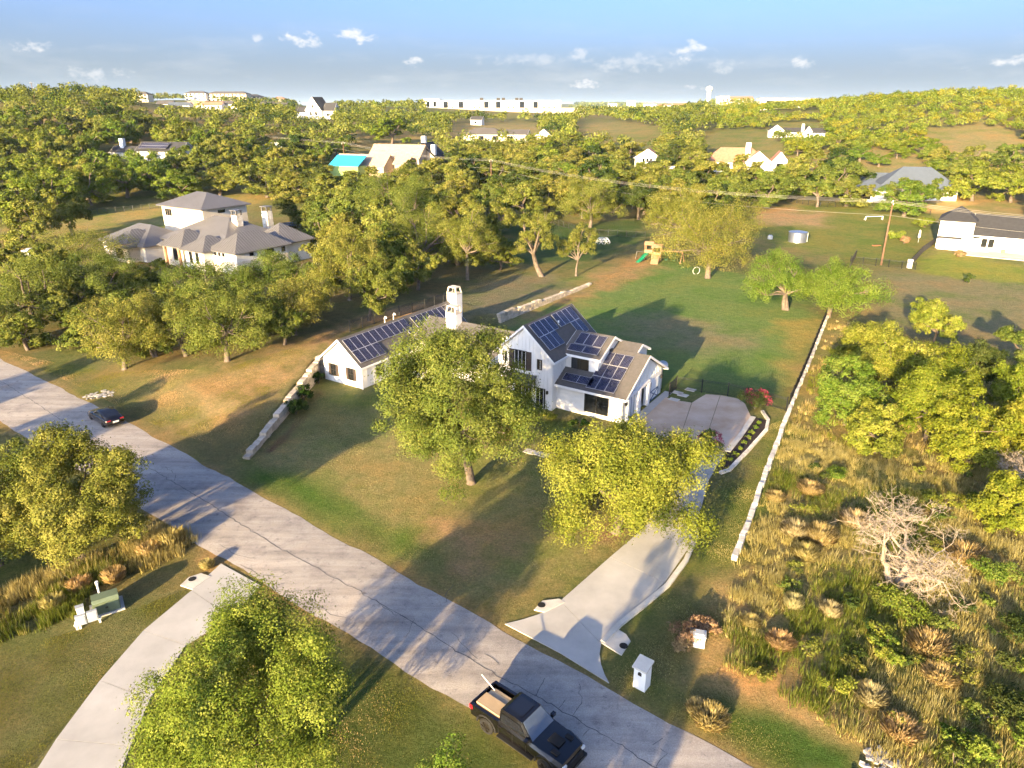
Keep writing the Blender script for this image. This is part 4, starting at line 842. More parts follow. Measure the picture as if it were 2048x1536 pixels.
def pickup():
    root = empty('pickup_truck', (.75, 26.95, .09), R(90 - 130.0)); tag(root, 'black crew cab pickup truck driving on the road with a loaded bed', 'pickup truck')
    m = MB()
    m.loft([ring(2.92, .62, .80, .88, .70, .78, .66), ring(2.80, .50, .95, 1.10, .88, .95, .80), ring(2.3, .50, 1.08, 1.22, .95, 1.02, .88), ring(1.2, .50, 1.14, 1.30, .96, 1.02, .92), ring(1.0, .50, 1.16, 1.31, .96, 1.02, .93)])
    m.loft([ring(1.0, .50, 1.16, 1.31, .96, 1.01, .93), ring(-1.05, .50, 1.20, 1.34, .96, 1.01, .93)])
    m.loft([ring(1.05, 1.2, 1.24, 1.31, .93, .93, .90), ring(.25, 1.2, 1.7, 1.93, .92, .83, .72), ring(-.2, 1.2, 1.75, 1.98, .92, .82, .72), ring(-.9, 1.2, 1.74, 1.96, .92, .82, .72), ring(-1.08, 1.2, 1.66, 1.90, .92, .83, .74)])
    b = m.build('body', M['paint'], root)
    bd = MB()
    for s in (-1, 1): bd.prism([(-1.06, .55), (-2.9, .62), (-2.95, 1.30), (-1.06, 1.34)], s * .84, s * 1.01, lambda p, q, a: (p, a, q)); 
    bd.box(-2.98, -2.88, -.835, .835, .62, 1.30); bd.box(-2.88, -1.09, -.835, .835, .62, .74); bd.build('cargo_bed', M['paint'], root)
    for x, s in ((1.9, 1), (-1.85, 1), (1.9, -1), (-1.85, -1)): wheel(root, x, s * .90, .46, .32)
    for s in (-1, 1):
        for x in (1.9, -1.85):
            f = MB(); f.tube([(x + .62 * math.cos(t), s * 1.0, .46 + .62 * math.sin(t)) for t in np.linspace(0, math.pi, 9)], .06, 6); f.build('fender_flare', M['tire'], root)
    glass_quad(root, 'windscreen', [(1.02, -.84, 1.33), (1.02, .84, 1.33), (.30, .68, 1.93), (.30, -.68, 1.93)], 'screen', .03)
    glass_quad(root, 'rear_window', [(-1.09, .78, 1.42), (-1.09, -.78, 1.42), (-1.09, -.70, 1.82), (-1.09, .70, 1.82)])
    for s in (1, -1):
        q = [(.72, s * .905, 1.36), (-.95, s * .905, 1.36), (-.95, s * .80, 1.78), (.22, s * .80, 1.78)]; glass_quad(root, 'side_window', q if s > 0 else q[::-1], off=.03)
        mm = MB(); mm.box(.72, .9, s * .98, s * 1.22, 1.30, 1.48); mm.build('mirror', M['paint'], root)
        tl = MB(); tl.box(-3.0, -2.8, min(s * .86, s * 1.02), max(s * .86, s * 1.02), .98, 1.24); tl.build('tail_light', M['red'], root)
        hl = MB(); hl.box(2.78, 2.93, min(s * .62, s * .86), max(s * .62, s * .86), .86, 1.02); hl.build('headlight', M['lamp'], root)
    m = MB(); m.box(-.75, .1, -.5, .5, 2.0, 2.012); m.build('sunroof', M['carglass'], root)
    for s in (-1, 1):
        q = MB(); y = s * 1.012
        for x in (.72, -.12, -1.02): q.box(x - .008, x + .008, min(y, y + s * .006), max(y, y + s * .006), .58, 1.2)
        q.build('door_seam', M['rim'], root)
        for x in (-.35, -.95 + .02): q = MB(); q.box(x - .11, x + .11, min(y, y + s * .05), max(y, y + s * .05), 1.08, 1.12); q.build('door_handle', M['rim'], root)
        q = MB(); q.bar((.95, s * .93, 1.335), (-1.0, s * .93, 1.355), .03); q.bar((.28, s * .74, 1.93), (-1.0, s * .74, 1.95), .03); q.build('window_trim', M['rim'], root)
        q = MB(); q.box(-1.1, 1.15, min(s * .9, s * 1.1), max(s * .9, s * 1.1), .38, .44); q.build('running_board', M['tire'], root)
    m = MB(); m.box(2.90, 2.99, -.6, .6, .58, .98); g = m.build('grille', M['tire'], root)
    m = MB(); m.box(2.82, 3.05, -.9, .9, .40, .57); m.build('bumper', M['rim'], root)
    m = MB(); m.box(1.5, 2.2, -.28, .28, 1.30, 1.345); m.box(2.0, 2.4, -.7, -.45, 1.26, 1.30); m.box(2.0, 2.4, .45, .7, 1.26, 1.30); m.build('hood_scoop', M['tire'], root)
    # load
    T = root.matrix_basis
    def load(name, label, cat, x0, x1, y0, y1, z0, z1, mat, lines=0):
        r = MB(); r.box(x0, x1, y0, y1, z0, z1, 0, .01); o = r.build(name, M[mat], None); o.location = root.location; o.rotation_euler = root.rotation_euler; tag(o, label, cat)
        return o
    load('cargo_box', 'wide pale box at the near side of the truck bed', 'box', -2.7, -1.15, -.78, -.02, .745, 1.42, 'card'); load('cargo_board', 'flat tan board stack in the middle of the truck bed', 'boards', -2.66, -1.2, .0, .34, .745, 1.36, 'cream_board')
    load('cargo_board', 'narrow tan board along the far side of the truck bed', 'boards', -2.6, -1.2, .36, .56, .745, 1.33, 'card')
    r = MB(); r.bar((-2.5, .4, 1.36), (-3.6, .6, 1.6), .04); o = r.build('long_pole', M['plastic'], None); o.location = root.location; o.rotation_euler = root.rotation_euler; tag(o, 'long thin white pole sticking out of the back of the truck bed', 'pole')
pickup()
def sedan():
    x, y = flat(214, 843); root = empty('black_sedan', (x, y, .08), R(90 + 50.0)); tag(root, 'black fastback sedan stopped at the far side of the road', 'car')
    m = MB()
    m.loft([ring(2.42, .32, .50, .60, .66, .72, .58), ring(2.25, .24, .58, .72, .86, .90, .74), ring(1.5, .22, .72, .86, .92, .96, .82), ring(.85, .22, .78, .93, .93, .97, .84), ring(-1.2, .22, .84, .98, .93, .97, .86), ring(-2.1, .28, .86, 1.0, .90, .94, .84), ring(-2.42, .40, .80, .95, .80, .84, .74)])
    m.loft([ring(.95, .8, .86, .93, .84, .84, .80), ring(.15, .8, 1.2, 1.36, .84, .74, .60), ring(-.3, .8, 1.26, 1.43, .84, .72, .60), ring(-.9, .8, 1.22, 1.38, .84, .72, .60), ring(-1.7, .8, 1.02, 1.14, .82, .76, .66), ring(-2.15, .8, .95, 1.02, .8, .78, .72)])
    m.build('body', M['paint'], root, True)
    for xx in (1.5, -1.45):
        for s in (-1, 1): wheel(root, xx, s * .84, .35, .24)
    glass_quad(root, 'windscreen', [(.86, -.74, .98), (.86, .74, .98), (.18, .58, 1.37), (.18, -.58, 1.37)])
    glass_quad(root, 'rear_window', [(-2.0, .68, 1.08), (-2.0, -.68, 1.08), (-.98, -.58, 1.385), (-.98, .58, 1.385)], off=.03)
    for s in (1, -1):
        q = [(.55, s * .83, 1.0), (-1.5, s * .83, 1.04), (-1.0, s * .72, 1.24), (.1, s * .74, 1.22)]; glass_quad(root, 'side_window', q if s > 0 else q[::-1], off=.03)
        mm = MB(); mm.box(.5, .68, min(s * .92, s * 1.08), max(s * .92, s * 1.08), .95, 1.06); mm.build('mirror', M['paint'], root)
        tl = MB(); tl.box(-2.44, -2.3, min(s * .45, s * .8), max(s * .45, s * .8), .80, .90); tl.build('tail_light', M['red'], root)
        hl = MB(); hl.box(2.24, 2.4, min(s * .5, s * .76), max(s * .5, s * .76), .52, .62); hl.build('headlight', M['lamp'], root)
    m = MB(); m.box(-2.47, -2.40, -.27, .27, .56, .72); m.build('licence_plate', M['plastic'], root)
    m = MB(); m.box(-2.45, -2.1, -.8, .8, .30, .42); m.build('bumper', M['tire'], root)
sedan()
def far_car(name, label, uv, mat, rz, sc=1.0, cat='car', van=False):
    p = g3(*uv); root = empty(name, p, rz); tag(root, label, cat); h = 2.3 if van else 1.45
    m = MB(); m.loft([ring(2.4, .3, .6, .75, .8, .85, .7), ring(1.6, .25, .8, .95, .9, .95, .85), ring(-2.1, .25, .9, 1.0, .9, .95, .85), ring(-2.4, .4, .8, .9, .8, .85, .75)])
    m.loft([ring(1.3 if van else .9, .8, .9, .95, .85, .85, .8), ring(.9 if van else .1, .8, h - .2, h, .85, .8, .65), ring(-2.1 if van else -1.2, .8, h - .2, h, .85, .8, .65), ring(-2.3 if van else -2.0, .8, .95, 1.0, .8, .78, .7)]); m.build('body', M[mat], root)
    for x in (1.5, -1.4):
        for s in (-1, 1): wheel(root, x, s * .85, .34, .22)
    for s in (1, -1):
        q = [(.6, s * .87, 1.0), (-1.5, s * .87, 1.0), (-1.2, s * .80, h - .25), (.2, s * .80, h - .25)]; glass_quad(root, 'side_window', q if s > 0 else q[::-1], off=.03)
far_car('white_van', 'white van parked by the driveway at the left edge', (62, 520), 'plastic', R(100), van=True, cat='van')
far_car('red_car', 'small red car parked beside the right-hand field', (1640, 340), 'redcar', R(20))
# ------------------------------------------------------------------ roadside furniture
def mailbox():
    x, y = flat(1283, 1372); root = empty('stone_mailbox', (x, y, 0), R(-38)); tag(root, 'white masonry mailbox pillar with sloping roof near the driveway', 'mailbox')
    m = MB(); m.box(-.36, .36, -.34, .34, -.05, 1.42); b = m.build('pillar', M['plastic'], root)
    m = MB(); m.hexa([(-.44, -.46, 1.40), (.44, -.46, 1.40), (.44, .42, 1.62), (-.44, .42, 1.62), (-.44, -.46, 1.50), (.44, -.46, 1.50), (.44, .42, 1.72), (-.44, .42, 1.72)]); m.box(-.36, .36, .0, .335, 1.38, 1.60); m.build('roof', M['kerb'], root)
    m = MB(); m.prism([(-.11, 0), (.11, 0), (.11, .14)] + [(.11 * math.cos(t), .14 + .11 * math.sin(t)) for t in np.linspace(.3, 2.8, 7)] + [(-.11, .14)], -.36, -.342, lambda p, q, a: (p, a, q + .98)); m.build('mail_door', M['dframe'], root)
    for k in range(4): m = MB(); m.box(.343, .352, -.02 + .0, .06, 1.22 - k * .13, 1.30 - k * .13); m.build('house_number', M['greybox'], root)
mailbox()
def transformer():
    x, y = flat(215, 1217); root = empty('transformer_box', (x, y, 0), R(33)); tag(root, 'olive green electrical transformer box on a concrete pad', 'transformer')
    m = MB(); m.box(-.95, .95, -.75, .75, -.05, .14); m.build('pad', M['conc'], root)
    m = MB(); m.prism([(-.62, .141), (.55, .141), (.55, .9), (.3, 1.12), (-.45, 1.12), (-.62, .95)], -.75, .75, lambda p, q, a: (a, p, q)); b = m.build('cabinet', M['greenbox'], root)
    m = MB(); m.box(-.70, -.02, -.655, -.623, .2, .88); m.box(.02, .70, -.655, -.623, .2, .88); m.build('door', M['greenbox'], b); m = MB(); m.box(-.08, .08, -.69, -.658, .5, .58); m.build('latch', M['dframe'], b)
    x, y = flat(200, 1192); r2 = empty('marker_post', (x, y, 0)); m = MB(); m.tube([(0, 0, 0), (0, 0, .95)], .07, 8); m.build('post', M['plastic'], r2); m = MB(); m.tube([(0, 0, .95), (0, 0, 1.15)], .1, 8); m.build('cap', M['plastic'], r2); tag(r2, 'short white marker post behind the green transformer box', 'post')
    x, y = flat(178, 1252); r3 = empty('meter_stand', (x, y, 0), R(33)); tag(r3, 'pair of grey utility meter boxes on short white posts', 'meter box')
    for px in (-.62, -.45, .62): m = MB(); m.box(px - .06, px + .06, -.06, .06, -.05, .6 if px < .5 else .4); m.build('post', M['plastic'], r3)
    m = MB(); m.box(-.75, .75, -.05, .05, .30, .40); m.build('crossbar', M['plastic'], r3)
    m = MB(); m.box(-.6, -.03, -.28, -.06, .40, 1.08); bx = m.build('meter_box', M['greybox'], r3); m = MB(); m.box(-.55, -.08, -.30, -.283, .46, 1.02); m.build('door', M['greybox'], bx)
    m = MB(); m.box(.03, .6, -.28, -.06, .42, 1.12); bx = m.build('meter_box', M['greybox'], r3); m = MB(); m.box(.08, .55, -.30, -.283, .48, 1.06); m.build('door', M['greybox'], bx)
    x, y = flat(165, 1238); r4 = empty('cable_pedestal', (x, y, 0), R(33)); m = MB(); m.box(-.2, .2, -.15, .15, -.05, .85); m.build('body', M['plastic'], r4); m = MB(); m.box(-.23, .23, -.18, .18, .85, .98); m.build('lid', M['greybox'], r4); tag(r4, 'small pale cable pedestal just behind the grey meter boxes', 'pedestal')
transformer()
def pedestal2():
    x, y = flat(1397, 1290); root = empty('utility_pedestal', (x, y, 0), R(-15)); tag(root, 'white utility pedestal with a flat lid beside dead brown shrubs', 'pedestal')
    m = MB(); m.box(-.33, .33, -.28, .28, -.05, .78); m.build('body', M['plastic'], root); m = MB(); m.box(-.38, .38, -.33, .33, .78, .88); m.box(-.26, .26, -.2, .2, .88, .98); m.build('lid', M['greybox'], root)
    x, y = flat(1382, 1282); r = empty('utility_post', (x, y, 0)); m = MB(); m.box(-.09, .09, -.09, .09, -.05, .85); m.build('post', M['plastic'], r); m = MB(); m.box(-.12, .12, -.12, .12, .85, .93); m.build('cap', M['dframe'], r); tag(r, 'slim white post left of the lidded utility pedestal', 'post')
pedestal2()
def fence(label, pts, h=1.5, step=2.4, name='iron_fence', pick=.11):
    P = [Vector((p[0], p[1])) for p in pts]; root = empty(name, (P[0].x, P[0].y, 0)); tag(root, label, 'fence', 'black iron fences'); o = P[0]
    for a, b in zip(P[:-1], P[1:]):
        L = (b - a).length; n = max(1, round(L / step)); d = (b - a) / n
        for i in range(n + 1):
            q = a + d * i; z = float(tz(q.x, q.y))
            if i < n or b is P[-1]:
                m = MB(); m.box(q.x - o.x - .05, q.x - o.x + .05, q.y - o.y - .05, q.y - o.y + .05, z - .2, z + h + .12); m.build('post', M['black'], root)
            if i == n: break
            q2 = q + d; z2 = float(tz(q2.x, q2.y)); m = MB(); A = Vector((q.x - o.x, q.y - o.y, z)); B = Vector((q2.x - o.x, q2.y - o.y, z2))
            for zz in (.12, h - .18, h - .02): m.bar(A + Vector((0, 0, zz)), B + Vector((0, 0, zz)), .035)
            k = int(L / n / pick)
            for j in range(1, k): p = A.lerp(B, j / k); m.bar(p + Vector((0, 0, .1)), p + Vector((0, 0, h)), .02)
            m.build('picket_panel', M['black'], root)
fence('black iron fence from the garage corner across to the right boundary', P2((1338, 792), (1352, 778), (1455, 792), (1572, 822)))
fence('black iron fence running back along the right side of the rear lawn', P2((1578, 815), (1608, 745), (1644, 655), (1660, 616)), h=1.6)
fence('black iron fence between the two yards behind the rear right oaks', P2((1700, 527), (1830, 540)), pick=.16)
fence('black iron fence along the back of the rear lawn near the climbing dome', P2((1005, 452), (1080, 440), (1180, 470), (1290, 476)), pick=.2)
fence('black iron fence beside the left wing below the oaks', P2((700, 665), (772, 640), (850, 618), (905, 600)), pick=.14)
fence('black iron fence along the meadow behind the metal roofed house', P2((160, 432), (300, 418), (420, 408)), pick=.25)
fence('black iron fence along the far side of the right-hand yard', P2((1490, 425), (1560, 400), (1640, 415), (1760, 412), (1860, 430)), pick=.25)
def panel_fence(label, pts, h, mat, endpost=None):
    root = empty('solid_fence', (*pts[0], 0)); tag(root, label, 'fence'); o = Vector((*pts[0], 0))
    for a, b in zip(pts[:-1], pts[1:]):
        A = Vector((*a, 0)) - o; B = Vector((*b, 0)) - o; n = max(1, int((B - A).length / 2.2))
        for i in range(n):
            p = A.lerp(B, i / n); q = A.lerp(B, (i + .97) / n); m = MB(); m.bar(p + Vector((0, 0, h / 2)), q + Vector((0, 0, h / 2)), .06, h); m.build('fence_panel', M[mat], root)
            m = MB(); m.bar(p, p + Vector((0, 0, h + .08)), .14); m.build('post', M['dframe'], root)
    if endpost: m = MB(); m.box(-.35, .35, -.35, .35, -.1, h + .15); m.build('end_pillar', M[endpost], root)
panel_fence('dark slatted fence beside the white house at right, ending in a pale pillar', P2((1818, 536), (1845, 505), (1868, 488)), 1.7, 'dshingle', 'plastic')
panel_fence('long dark rail fence panel seen end-on behind the right-hand oak', P2((1699, 536), (1712, 512)), 1.6, 'dframe')
def edge_rail(label, pts, w=.5):
    P = P2(*pts); root = empty('timber_edging', (*P[0], 0)); tag(root, label, 'edging'); o = Vector((*P[0], 0))
    for a, b in zip(P[:-1], P[1:]):
        A = Vector((*a, .25)) - o; B = Vector((*b, .25)) - o; n = max(1, int((B - A).length / 3))
        for i in range(n): m = MB(); m.bar(A.lerp(B, i / n), A.lerp(B, (i + .98) / n), w, .5); m.build('timber', M['rust'], root)
edge_rail('rusty brown timber edging slanting across the right-hand lawn', ((1655, 458), (1690, 444), (1717, 431))); edge_rail('rusty brown timber edging behind the soccer goal', ((1719, 428), (1755, 428), (1790, 434)), .7)
edge_rail('short rusty timber stack beside the utility pole', ((1746, 492), (1760, 491)), .7)
def goal():
    x, y = survey(1748, 440); root = empty('soccer_goal', (x, y, 0), R(4)); tag(root, 'white soccer goal frame on the far right lawn', 'soccer goal')
    for px in (-2.4, 2.4):
        m = MB(); m.tube([(px, 0, 0), (px, 0, 2.0)], .09, 8); m.build('post', M['plastic'], root); m = MB(); m.tube([(px, 0, 2.0), (px, 1.6, 0)], .06, 6); m.build('back_stay', M['plastic'], root)
    m = MB(); m.tube([(-2.4, 0, 2.0), (2.4, 0, 2.0)], .09, 8); m.build('crossbar', M['plastic'], root)
goal()
def tank():
    x, y = survey(1594, 483); root = empty('water_tank', (x, y, 0)); tag(root, 'corrugated steel rainwater tank with shallow cone roof on the right-hand lawn', 'water tank')
    rr = 2.05; m = MB(); pts = [(0, 0, .05 + k * .1) for k in range(26)]; m.tube(pts, [rr + (.03 if k % 2 else 0) for k in range(26)], 32); m.build('shell', M['steel'], root, False)
    m = MB(); m.tube([(0, 0, 2.56), (0, 0, 2.6), (0, 0, 2.95)], [rr + .1, rr + .1, .15], 32); m.build('lid', M['steel'], root)
    m = MB(); m.tube([(rr + .15, -.3, 0), (rr + .15, -.3, 2.5)], .06, 6); m.build('pipe', M['plastic'], root)
    x, y = survey(1540, 478); r = empty('small_tank', (x, y, 0)); m = MB(); m.tube([(0, 0, 0), (0, 0, 1.1), (0, 0, 1.35)], [.6, .6, .3], 16); m.build('drum', M['greybox'], r); m = MB(); m.tube([(0, 0, 1.35), (0, 0, 1.45)], .2, 10); m.build('cap', M['dframe'], r); tag(r, 'small grey drum tank left of the steel rainwater tank', 'tank')
tank()
def playset():
    x, y = survey(1302, 522); root = empty('wooden_playset', (x, y, 0), R(-20)); tag(root, 'wooden playset with two roofed towers, ramp and green slide on the rear lawn', 'playset')
    def tower(cx, cy, s, dk, hr):
        for sx in (-1, 1):
            for sy in (-1, 1): m = MB(); m.box(cx + sx * s - .06, cx + sx * s + .06, cy + sy * s - .06, cy + sy * s + .06, 0, hr - .5); m.build('post', M['cedar'], root)
        m = MB(); m.box(cx - s, cx + s, cy - s, cy + s, dk, dk + .1); m.build('deck', M['cedar'], root)
        m = MB(); m.prism([(-s - .25, hr - .55), (0, hr), (s + .25, hr - .55), (s + .25, hr - .48), (0, hr + .07), (-s - .25, hr - .48)], cx - s - .2, cx + s + .2, lambda p, q, a: (a, cy + p, q)); m.build('roof', M['cedar'], root)
        m = MB(); m.box(cx - s, cx + s, cy - s - .03, cy - s + .02, dk + .1, dk + .75); m.build('railing', M['cedar'], root)
    tower(-.7, 1.0, .75, 1.6, 3.9); tower(1.05, .2, .85, 1.4, 3.6)
    m = MB()
    P = [(-.85, .1, 1.7), (-1.2, -.8, 1.35), (-1.7, -1.9, .7), (-2.1, -2.7, .3), (-2.25, -3.1, .28)]
    for a, b in zip(P[:-1], P[1:]): m.bar(a, b, .6, .06); 
    for s in (-.32, .32):
        for a, b in zip(P[:-1], P[1:]): m.bar((a[0] + s, a[1], a[2] + .1), (b[0] + s, b[1], b[2] + .1), .06, .24)
    m.build('slide', M['slide'], root)
    m = MB(); m.hexa([(.3, -3.0, .02), (1.8, -3.0, .02), (1.8, -.65, 1.42), (.3, -.65, 1.42), (.3, -3.0, .12), (1.8, -3.0, .12), (1.8, -.65, 1.52), (.3, -.65, 1.52)]); m.build('ramp', M['cedar'], root)
    m = MB(); m.bar((1.9, .2, 2.35), (6.2, .5, 2.3), .14); m.build('swing_beam', M['cedar'], root)
    for k, (a, b) in enumerate((((6.2, .5, 2.3), (6.0, -1.0, 0)), ((6.2, .5, 2.3), (6.5, 1.9, 0)))): m = MB(); m.bar(a, b, .12); m.build('swing_leg', M['cedar'], root)
    for xx in (3.0, 4.6):
        m = MB()
        for q in (-.22, .22): m.tube([(xx + q, .33, 2.3), (xx + q, .33, .5)], .02, 4)
        m.box(xx - .25, xx + .25, .2, .46, .46, .5); m.build('swing', M['slide'], root)
    m = MB(); m.bar((-1.5, 1.0, 1.7), (-3.2, 1.1, 1.75), .1); m.bar((-3.2, 1.1, 1.75), (-3.4, .7, 0), .1); m.bar((-3.2, 1.1, 1.75), (-3.4, 1.5, 0), .1); m.build('monkey_bars', M['dframe'], root)
playset()
def dome():
    x, y = survey(1206, 486); root = empty('climbing_dome', (x, y, 0)); tag(root, 'white geodesic climbing dome frame in the shade of the rear lawn', 'climbing frame')
    rings = [(1.75, 0, 8), (1.6, .8, 8), (.95, 1.45, 8)]; pts = [[(r * math.cos((i + .5 * (k % 2)) * 2 * math.pi / n), r * math.sin((i + .5 * (k % 2)) * 2 * math.pi / n), z) for i in range(n)] for k, (r, z, n) in enumerate(rings)]
    for k, ri in enumerate(pts):
        m = MB()
        for i in range(8): m.tube([ri[i], ri[(i + 1) % 8]], .045, 5)
        if k < 2:
            for i in range(8): m.tube([ri[i], pts[k + 1][i]], .045, 5); m.tube([ri[i], pts[k + 1][(i - 1) % 8 if k % 2 == 0 else (i + 1) % 8]], .045, 5)
        m.build('bar_ring', M['plastic'], root)
dome()
def hoop():
    x, y = survey(1392, 548); root = empty('ground_hoop', (x, y, 0)); m = MB(); m.tube([(.7 * math.cos(t), .25 * math.cos(t), .75 + .7 * math.sin(t)) for t in np.linspace(0, 2 * math.pi, 17)], .04, 5); m.build('ring', M['plastic'], root); m = MB(); m.box(-.3, .3, -.2, .2, 0, .06); m.build('foot', M['steel'], root); tag(root, 'thin pale ring standing on the grass under the rear oak', 'hoop')
hoop()
def pool():
    x, y = survey(598, 500); z = float(tz(x, y)); root = empty('pool_terrace', (x, y, z), -TH); tag(root, 'pale stone pool terrace right of the metal roofed house', 'terrace')
    m = MB(); m.box(-4, 6.5, -3, 9, 0, .35); m.build('paving', M['kerb'], root); m = MB(); m.box(-2.5, 5, -1, 5, .353, .36); m.build('pool_water', M['water'], root); m = MB(); m.box(-4, 6.5, 9.1, 19, 0, .2); m.build('turf', M['turf'], root)
    for k in range(3): m = MB(); m.box(-4.6 - k * .5, -4.0 - k * .5, -3, 0, 0, .30 - k * .1); m.build('step', M['kerb'], root)
    LB = ['white sun lounger nearest the pool steps', 'second white sun lounger along the pool edge', 'third white sun lounger along the pool edge', 'white sun lounger farthest from the house at the pool']
    for i in range(4):
        q = loc2((x, y), 5.6, -1.8 + i * 1.6); r = empty('sun_lounger', (*q, z + .36), -TH); tag(r, LB[i], 'sun lounger', 'sun loungers by the pool')
        m = MB(); m.box(-1, .5, -.35, .35, .28, .38); m.build('seat', M['plastic'], r); m = MB(); m.hexa([(.5, -.35, .28), (.55, -.35, .28), (.55, .35, .28), (.5, .35, .28), (1.0, -.35, .8), (1.05, -.35, .8), (1.05, .35, .8), (1.0, .35, .8)]); m.build('backrest', M['plastic'], r)
        for lx in (-.9, .4): m = MB(); m.box(lx, lx + .08, -.3, .3, 0, .28); m.build('leg', M['plastic'], r)
    def umbrella(q, lab):
        zz = float(tz(*q)); r = empty('closed_umbrella', (*q, zz)); tag(r, lab, 'umbrella'); m = MB(); m.tube([(0, 0, 0), (0, 0, 2.9)], .05, 6); m.build('pole', M['steel'], r); m = MB(); m.tube([(0, 0, 1.1), (0, 0, 1.3), (0, 0, 2.7), (0, 0, 2.9)], [.16, .3, .18, .04], 8); m.build('folded_canopy', M['plastic'], r)
    umbrella(loc2((x, y), 2.0, 8.0), 'folded white umbrella by the left house pool'); umbrella(survey(1836, 485), 'folded white umbrella by the pool of the right-hand house')
    q = survey(578, 455); zz = float(tz(*q)); r = empty('trampoline', (*q, zz)); tag(r, 'round blue trampoline on the turf behind the left house', 'trampoline'); m = MB(); m.tube([(0, 0, .85), (0, 0, .9)], 2.1, 20); m.build('mat', M['dframe'], r)
    m = MB(); m.tube([(2.1 * math.cos(t), 2.1 * math.sin(t), .9) for t in np.linspace(0, 2 * math.pi, 21)], .16, 6); m.build('pad_ring', M['blue'], r)
    for k in range(4): a = k * math.pi / 2; m = MB(); m.tube([(2 * math.cos(a), 2 * math.sin(a), 0), (2 * math.cos(a), 2 * math.sin(a), .85)], .05, 6); m.build('leg', M['steel'], r)
    q = survey(1825, 488); r = empty('backyard_pool', (*q, 0), -TH); tag(r, 'small blue pool with pale deck beside the right-hand house', 'pool'); m = MB(); m.box(-2, 5, -2.5, 5, 0, .3); m.build('deck', M['kerb'], r); m = MB(); m.box(-1, 3.6, -1.2, 3.8, .303, .31); m.build('pool_water', M['water'], r)
pool()
def bin_():
    q = loc2(survey(1870, 495), 12.8, .2); r = empty('wheelie_bin', (*q, .05), -TH); tag(r, 'dark wheeled bin beside the tan garage door', 'bin'); m = MB(); m.loft([[(-.3, -.3, .1), (.3, -.3, .1), (.3, .3, .1), (-.3, .3, .1)], [(-.36, -.36, 1.0), (.36, -.36, 1.0), (.36, .36, 1.0), (-.36, .36, 1.0)]]); m.build('body', M['greenbox'], r)
    m = MB(); m.box(-.38, .38, -.4, .4, 1.0, 1.08); m.build('lid', M['dframe'], r)
    q = survey(641, 352); r = empty('portable_toilet', (*q, float(tz(*q))), R(-20)); tag(r, 'blue portable toilet on the drive left of the tan house', 'portable toilet'); m = MB(); m.box(-.6, .6, -.6, .6, 0, 2.2); m.build('cabin', M['blue'], r); m = MB(); m.box(-.66, .66, -.66, .66, 2.2, 2.4); m.build('roof', M['plastic'], r)
bin_()
# ------------------------------------------------------------------ power line
POLES = [((1762, 530), 402, 'utility pole with crossarm standing in the right-hand yard'), None, None, None, None]
def pole(x, y, htop, label):
    z = float(tz(x, y)); root = empty('utility_pole', (x, y, z)); tag(root, label, 'utility pole', 'wooden utility poles'); h = htop - z
    m = MB(); m.tube([(0, 0, -.3), (0, 0, h)], [.21, .14], 8); m.build('shaft', M['wood'], root)
    d = Vector((.35, .94, 0)); m = MB(); m.bar(d * -1.2 + Vector((0, 0, h - .5)), d * 1.2 + Vector((0, 0, h - .5)), .14, .16); m.build('crossarm', M['dead'], root); A = []
    for k in (-1.1, .0, 1.1):
        p = d * k + Vector((0, 0, h - .4 if k else h)); m = MB(); m.tube([p, p + Vector((0, 0, .28))], .08, 6); m.build('insulator', M['plastic'], root); A.append(Vector((x, y, z)) + p + Vector((0, 0, .28)))
    A.append(Vector((x, y, z + h - 2.6))); return A
x0, y0_ = survey(1762, 530); PA = []
PA.append((118.0, 108.0, 12.4, 'utility pole beyond the right edge of the view')); PA.append((x0, y0_, 12.6, 'utility pole with crossarm standing in the right-hand yard'))
for (u, Y, v, lab) in ((982, 249, 320, 'utility pole among the oaks near the middle of the view'), (686, 300, 285, 'utility pole beside the blue tarp house'), (260, 425, 224, 'utility pole rising from the dark wood at left'), (62, 470, 165, 'leaning utility pole on the left ridge skyline')):
    x, y = at_dist(u, Y, v); PA.append((x, y, height_at(v, Y), lab))
AT = [pole(*a) for a in PA]
WL = ['lowest wire of the power line crossing the view', 'near high wire of the power line crossing the view', 'middle high wire of the power line crossing the view', 'far high wire of the power line crossing the view']
for k in range(4):
    m = MB(); pts = []
    for a, b in zip(AT[:-1], AT[1:]):
        A, B = a[k], b[k]; L = (B - A).length
        for i in range(14): t = i / 14; p = A.lerp(B, t); p.z -= 4 * t * (1 - t) * min(L * .018, 2.6); pts.append(p)
    pts.append(AT[-1][k]); m.tube(pts, .018, 4); o = m.build('power_line', M['wire']); tag(o, WL[(k + 1) % 4], 'power line', 'power line wires')
# tall street pole standing behind the camera (its shadow crosses the lawn)
def street_pole():
    root = empty('street_pole', (-19.4, 8.2, 0)); tag(root, 'tall wooden pole whose shadow crosses road and front lawn', 'utility pole'); m = MB(); m.tube([(0, 0, -.2), (0, 0, 13.2)], [.3, .22], 10); m.build('shaft', M['wood'], root); m = MB(); m.bar((-.6, .2, 12.6), (.6, -.2, 12.6), .14); m.build('crossarm', M['wood'], root)
street_pole()
